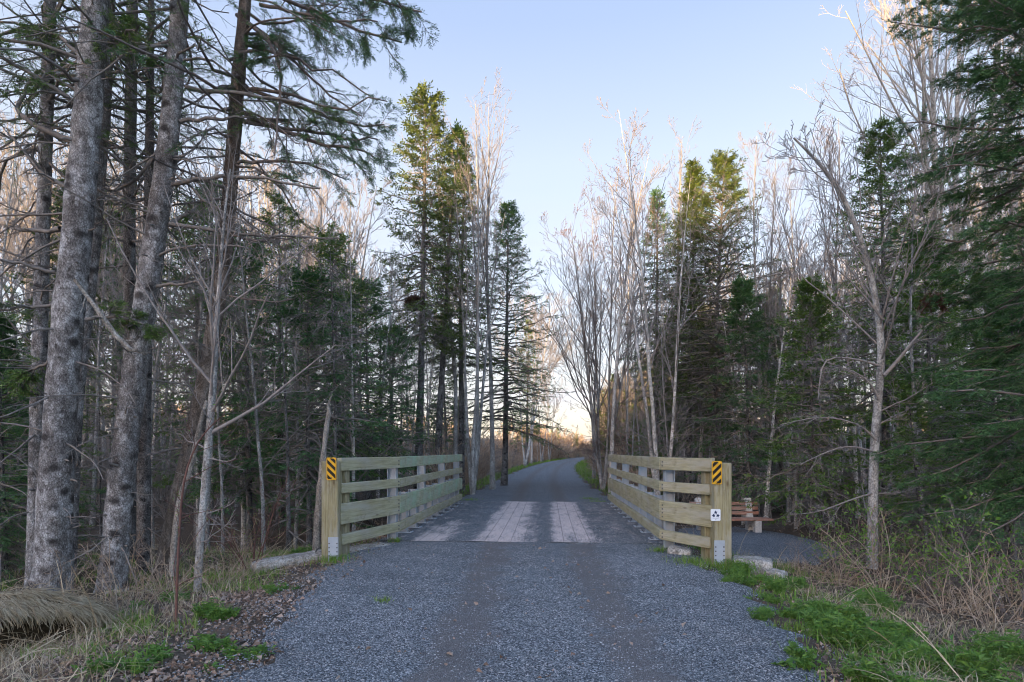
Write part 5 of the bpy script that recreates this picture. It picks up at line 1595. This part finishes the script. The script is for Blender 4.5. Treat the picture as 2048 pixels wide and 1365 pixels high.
# long straw stalks
k = rg.uniform(size=n) < 0.02; pp = p[k]
W = walk(rg, pp, np.stack([rg.normal(0, .8, len(pp)), rg.normal(0, .8, len(pp)), np.ones(len(pp))], -1), rg.uniform(0.3, 0.9, len(pp)), 6, -0.6, 0.08)
tubes(g, W, np.full((len(pp), 6), 0.003), 3)
tag(part('dry_grass', (g, [M['straw']], False), None), 'matted dry grass and straw on the banks', 'grass', None, 'stuff')


def road_z0(x, y):
    return 0.002 + 0.022 * (1 - (U_(x, y) / road_w(y)) ** 2).clip(0, 1) - 0.02


# fallen leaves and small sticks
def d_leaf(x, y):
    e = edge(x, y); u = U_(x, y)
    a = np.where(u < 0, sstep(-0.55, 0.1, e) * sstep(3.0, 0.7, e) * (0.35 + 0.65 * sstep(-0.3, 0.5, wav(x, y, 2.2))), 0)
    b = np.where(u > 0, sstep(0.1, 0.7, e) * sstep(4.5, 1.0, e) * (0.25 + 0.6 * sstep(0.0, 0.6, wav(x + 3, y, 2.2))), 0)
    return np.clip((a + b + 0.012 * (e < -0.2) * (y < 9.4)) * vis(x, y) * sstep(19, 14, y), 0, 1) * ~onpad(x, y)


g = Geo(); p = scatter(130000, -8, 9, 2.6, 17, d_leaf, rg); n = len(p)
p[:, 2] = np.maximum(p[:, 2], np.where(edge(p[:, 0], p[:, 1]) < 0.1, road_z0(p[:, 0], p[:, 1]), -9)) + 0.018
D = np.stack([rg.normal(size=n), rg.normal(size=n), rg.normal(0, 0.35, n)], -1)
add_leaves(g, rg, p, D, rg.uniform(0.02, 0.066, n), 0.36, 0.25)
tag(part('leaf_litter', (g, [M['leaf_dead']], False), None), 'brown fallen leaves scattered over the shoulders of the path', 'leaves', None, 'stuff')

# loose stones
def stones(g, rg, p, s):
    n = len(p)
    v = np.array([[1, 0, 0], [-1, 0, 0], [0, 1, 0], [0, -1, 0], [0, 0, 0.75], [0, 0, -0.75]], float)
    f = np.array([[0, 2, 4], [2, 1, 4], [1, 3, 4], [3, 0, 4], [2, 0, 5], [1, 2, 5], [3, 1, 5], [0, 3, 5]])
    a = rg.uniform(0, 6.28, n); c, s_ = np.cos(a), np.sin(a)
    V = v[None] * rg.uniform(0.55, 1.25, (n, 6, 1)) * s[:, None, None] * np.array([1, 0.75, 0.7])
    V = np.stack([V[..., 0] * c[:, None] - V[..., 1] * s_[:, None], V[..., 0] * s_[:, None] + V[..., 1] * c[:, None], V[..., 2]], -1) + p[:, None]
    g.add(V, (np.arange(n)[:, None, None] * 6 + f[None]).reshape(-1, 3))


def road_z(x, y):
    u = U_(x, y); W_ = road_w(y)
    return 0.006 + 0.022 * (1 - (u / W_) ** 2).clip(0, 1) - 0.018 * track_m(u, y) * 0.85


def d_st(x, y):
    u = U_(x, y); e = edge(x, y); tk = track_m(u, y)
    return np.clip((1 - 0.5 * tk) * sstep(0.3, -0.1, e) * vis(x, y) * (0.55 + 0.45 * wav(x, y, 1.4)), 0, 1)


g = Geo(); p = scatter(150000, -3.6, 3.6, 2.9, 9.7, d_st, rg); n = len(p)
p[:, 2] = road_z(p[:, 0], p[:, 1]) + 0.001
stones(g, rg, p, 0.004 + 0.009 * rg.uniform(0, 1, n) ** 3)
p = scatter(26000, -3.4, 4.2, 9.4, 17.4, lambda x, y: np.where(np.abs(U_(x, y) + 0.07) < 2.03, 0.05 + 0.5 * (U_(x, y) > 1.35) + 0.5 * ((U_(x, y) < -0.95) & (U_(x, y) > -1.3)) + 0.5 * (np.abs(U_(x, y) - 0.2) < 0.15), 0.0), rg); n = len(p)
p[:, 2] = 0.042; stones(g, rg, p, rg.uniform(0.004, 0.011, n))
p = scatter(60000, -5, 8, 2.8, 14, lambda x, y: sstep(-0.1, 0.2, edge(x, y)) * sstep(1.3, 0.1, edge(x, y)) * vis(x, y) * 0.8, rg); n = len(p)
p[:, 2] += 0.015; stones(g, rg, p, rg.uniform(0.005, 0.016, n))
tag(part('loose_gravel', (g, [M['stone']], False), None), 'loose grey stones lying on the path and deck', 'gravel', None, 'stuff')

# broad leaved weed clumps
def weed(rg, r, n, h, ls):
    g = Geo(); nc = max(4, n // 16)
    cc = rg.normal(0, 0.5 * r, (nc, 2)); ch = rg.uniform(0.45, 1.2, nc); pk = rg.integers(0, nc, n)
    xy = cc[pk] + rg.normal(0, 0.16 * r, (n, 2)); a = np.arctan2(xy[:, 1], xy[:, 0]); q = np.hypot(xy[:, 0], xy[:, 1])
    p0 = np.stack([xy[:, 0], xy[:, 1], np.zeros(n)], -1)
    hh = h * ch[pk] * rg.uniform(0.5, 1.2, n)
    W = walk(rg, p0, np.stack([np.cos(a) * 0.35 + rg.normal(0, .25, n), np.sin(a) * 0.35 + rg.normal(0, .25, n), np.ones(n)], -1), hh, 4, 0.0, 0.08)
    tubes(g, W, np.full((n, 4), 0.003), 3)
    b = np.repeat(p0, 5, 0) + rg.normal(0, 0.03, (n * 5, 3)) * [1, 1, 0]; add_blades(g, rg, b, h * rg.uniform(0.3, 1.2, n * 5), rg.uniform(0.002, 0.005, n * 5), rg.uniform(0.2, 1.0, n * 5))
    m = 7; t = 0.25 + 0.75 * rg.uniform(0, 1, (n, m)); p, d = along(W, t)
    N_ = n * m; az = rg.uniform(0, 6.28, N_)
    add_leaves(g, rg, p.reshape(-1, 3), np.stack([np.cos(az), np.sin(az), rg.uniform(-0.1, 0.9, N_)], -1), ls * rg.uniform(0.5, 1.2, N_), 0.2)
    return g


GW = 'green weed clumps on the verges'
wp = [thing('weed_clump', '', 'weeds', (0, 0, 0), GW) for _ in range(3)]
for i, t in enumerate(wp):
    part('leaves', (weed(R_(700 + i), [0.36, 0.30, 0.22][i], [210, 110, 45][i], [0.30, 0.22, 0.12][i], [0.075, 0.07, 0.06][i]), [M['weed']], False), t)
ws = [(0, 1742, 6.75, 0.8, 'largest round mound of bright green weeds, below the dry canes on the right'), (1, 1650, 5.0, 1.0, 'green weed clump at the gravel edge, left of the weed patch on the right'), (0, 1740, 4.75, 0.7, 'broad green weed patch in the middle of the right verge'),
      (1, 1820, 4.9, 1.0, 'leafy weed clump right of the broad weed patch'), (0, 2000, 5.2, 0.75, 'dark green weeds at the right edge below the broken canes'), (2, 1590, 5.6, 1.0, 'small weed tuft on the gravel edge beneath the largest weed mound'),
      (2, 1640, 4.2, 1.0, 'flat low weed tuft on the gravel at the bottom right'), (1, 1890, 4.2, 1.1, 'tall stalked weeds at the bottom right of the verge'), (2, 1560, 7.4, 1.1, 'weed tuft in front of the whitish concrete lump'), (1, 1490, 7.5, 0.8, 'short weeds at the foot of the right railing post'),
      (2, 1990, 4.0, 1.2, 'weeds in the bottom right corner'), (1, 440, 5.6, 0.7, 'bright green weed tuft on the left verge beside the red cane'), (2, 395, 4.5, 0.9, 'flat leafed weeds in the leaf litter at bottom left'), (2, 480, 4.3, 0.8, 'low leafy weeds at the left edge of the gravel'),
      (2, 545, 6.6, 0.8, 'small green tuft in the leaf litter left of the path'), (2, 250, 4.3, 1.0, 'green tuft below the straw mound'), (1, 620, 9.6, 0.8, 'soft green weeds behind the concrete slab'), (2, 330, 6.7, 1.0, 'green tuft between the front spruce roots and the pale sapling')]
usedw = set()
for i, px, d, s, lab in ws:
    x = (px - 1024) / F * d; loc = (x, d, gz(x, d) - 0.01)
    if i not in usedw: usedw.add(i); r = wp[i]; r.location = loc; r.scale = (s,) * 3; r['label'] = lab
    else: copy_thing(wp[i], loc, rg.uniform(0, 6.28), s, lab, GW)

GE = 'small weed tufts along the right gravel edge'
for k_ in range(22):
    yy = rg.uniform(3.6, 8.2); e_ = rg.uniform(0.0, 1.6); xx = road_x(yy) + road_w(yy) + e_
    copy_thing(wp[2] if k_ % 3 else wp[1], (xx, yy, max(gz(xx, yy), -0.3) - 0.005), rg.uniform(0, 6.28), rg.uniform(0.45, 0.95), 'small low weed tuft between the right gravel edge and the dry canes', GE)
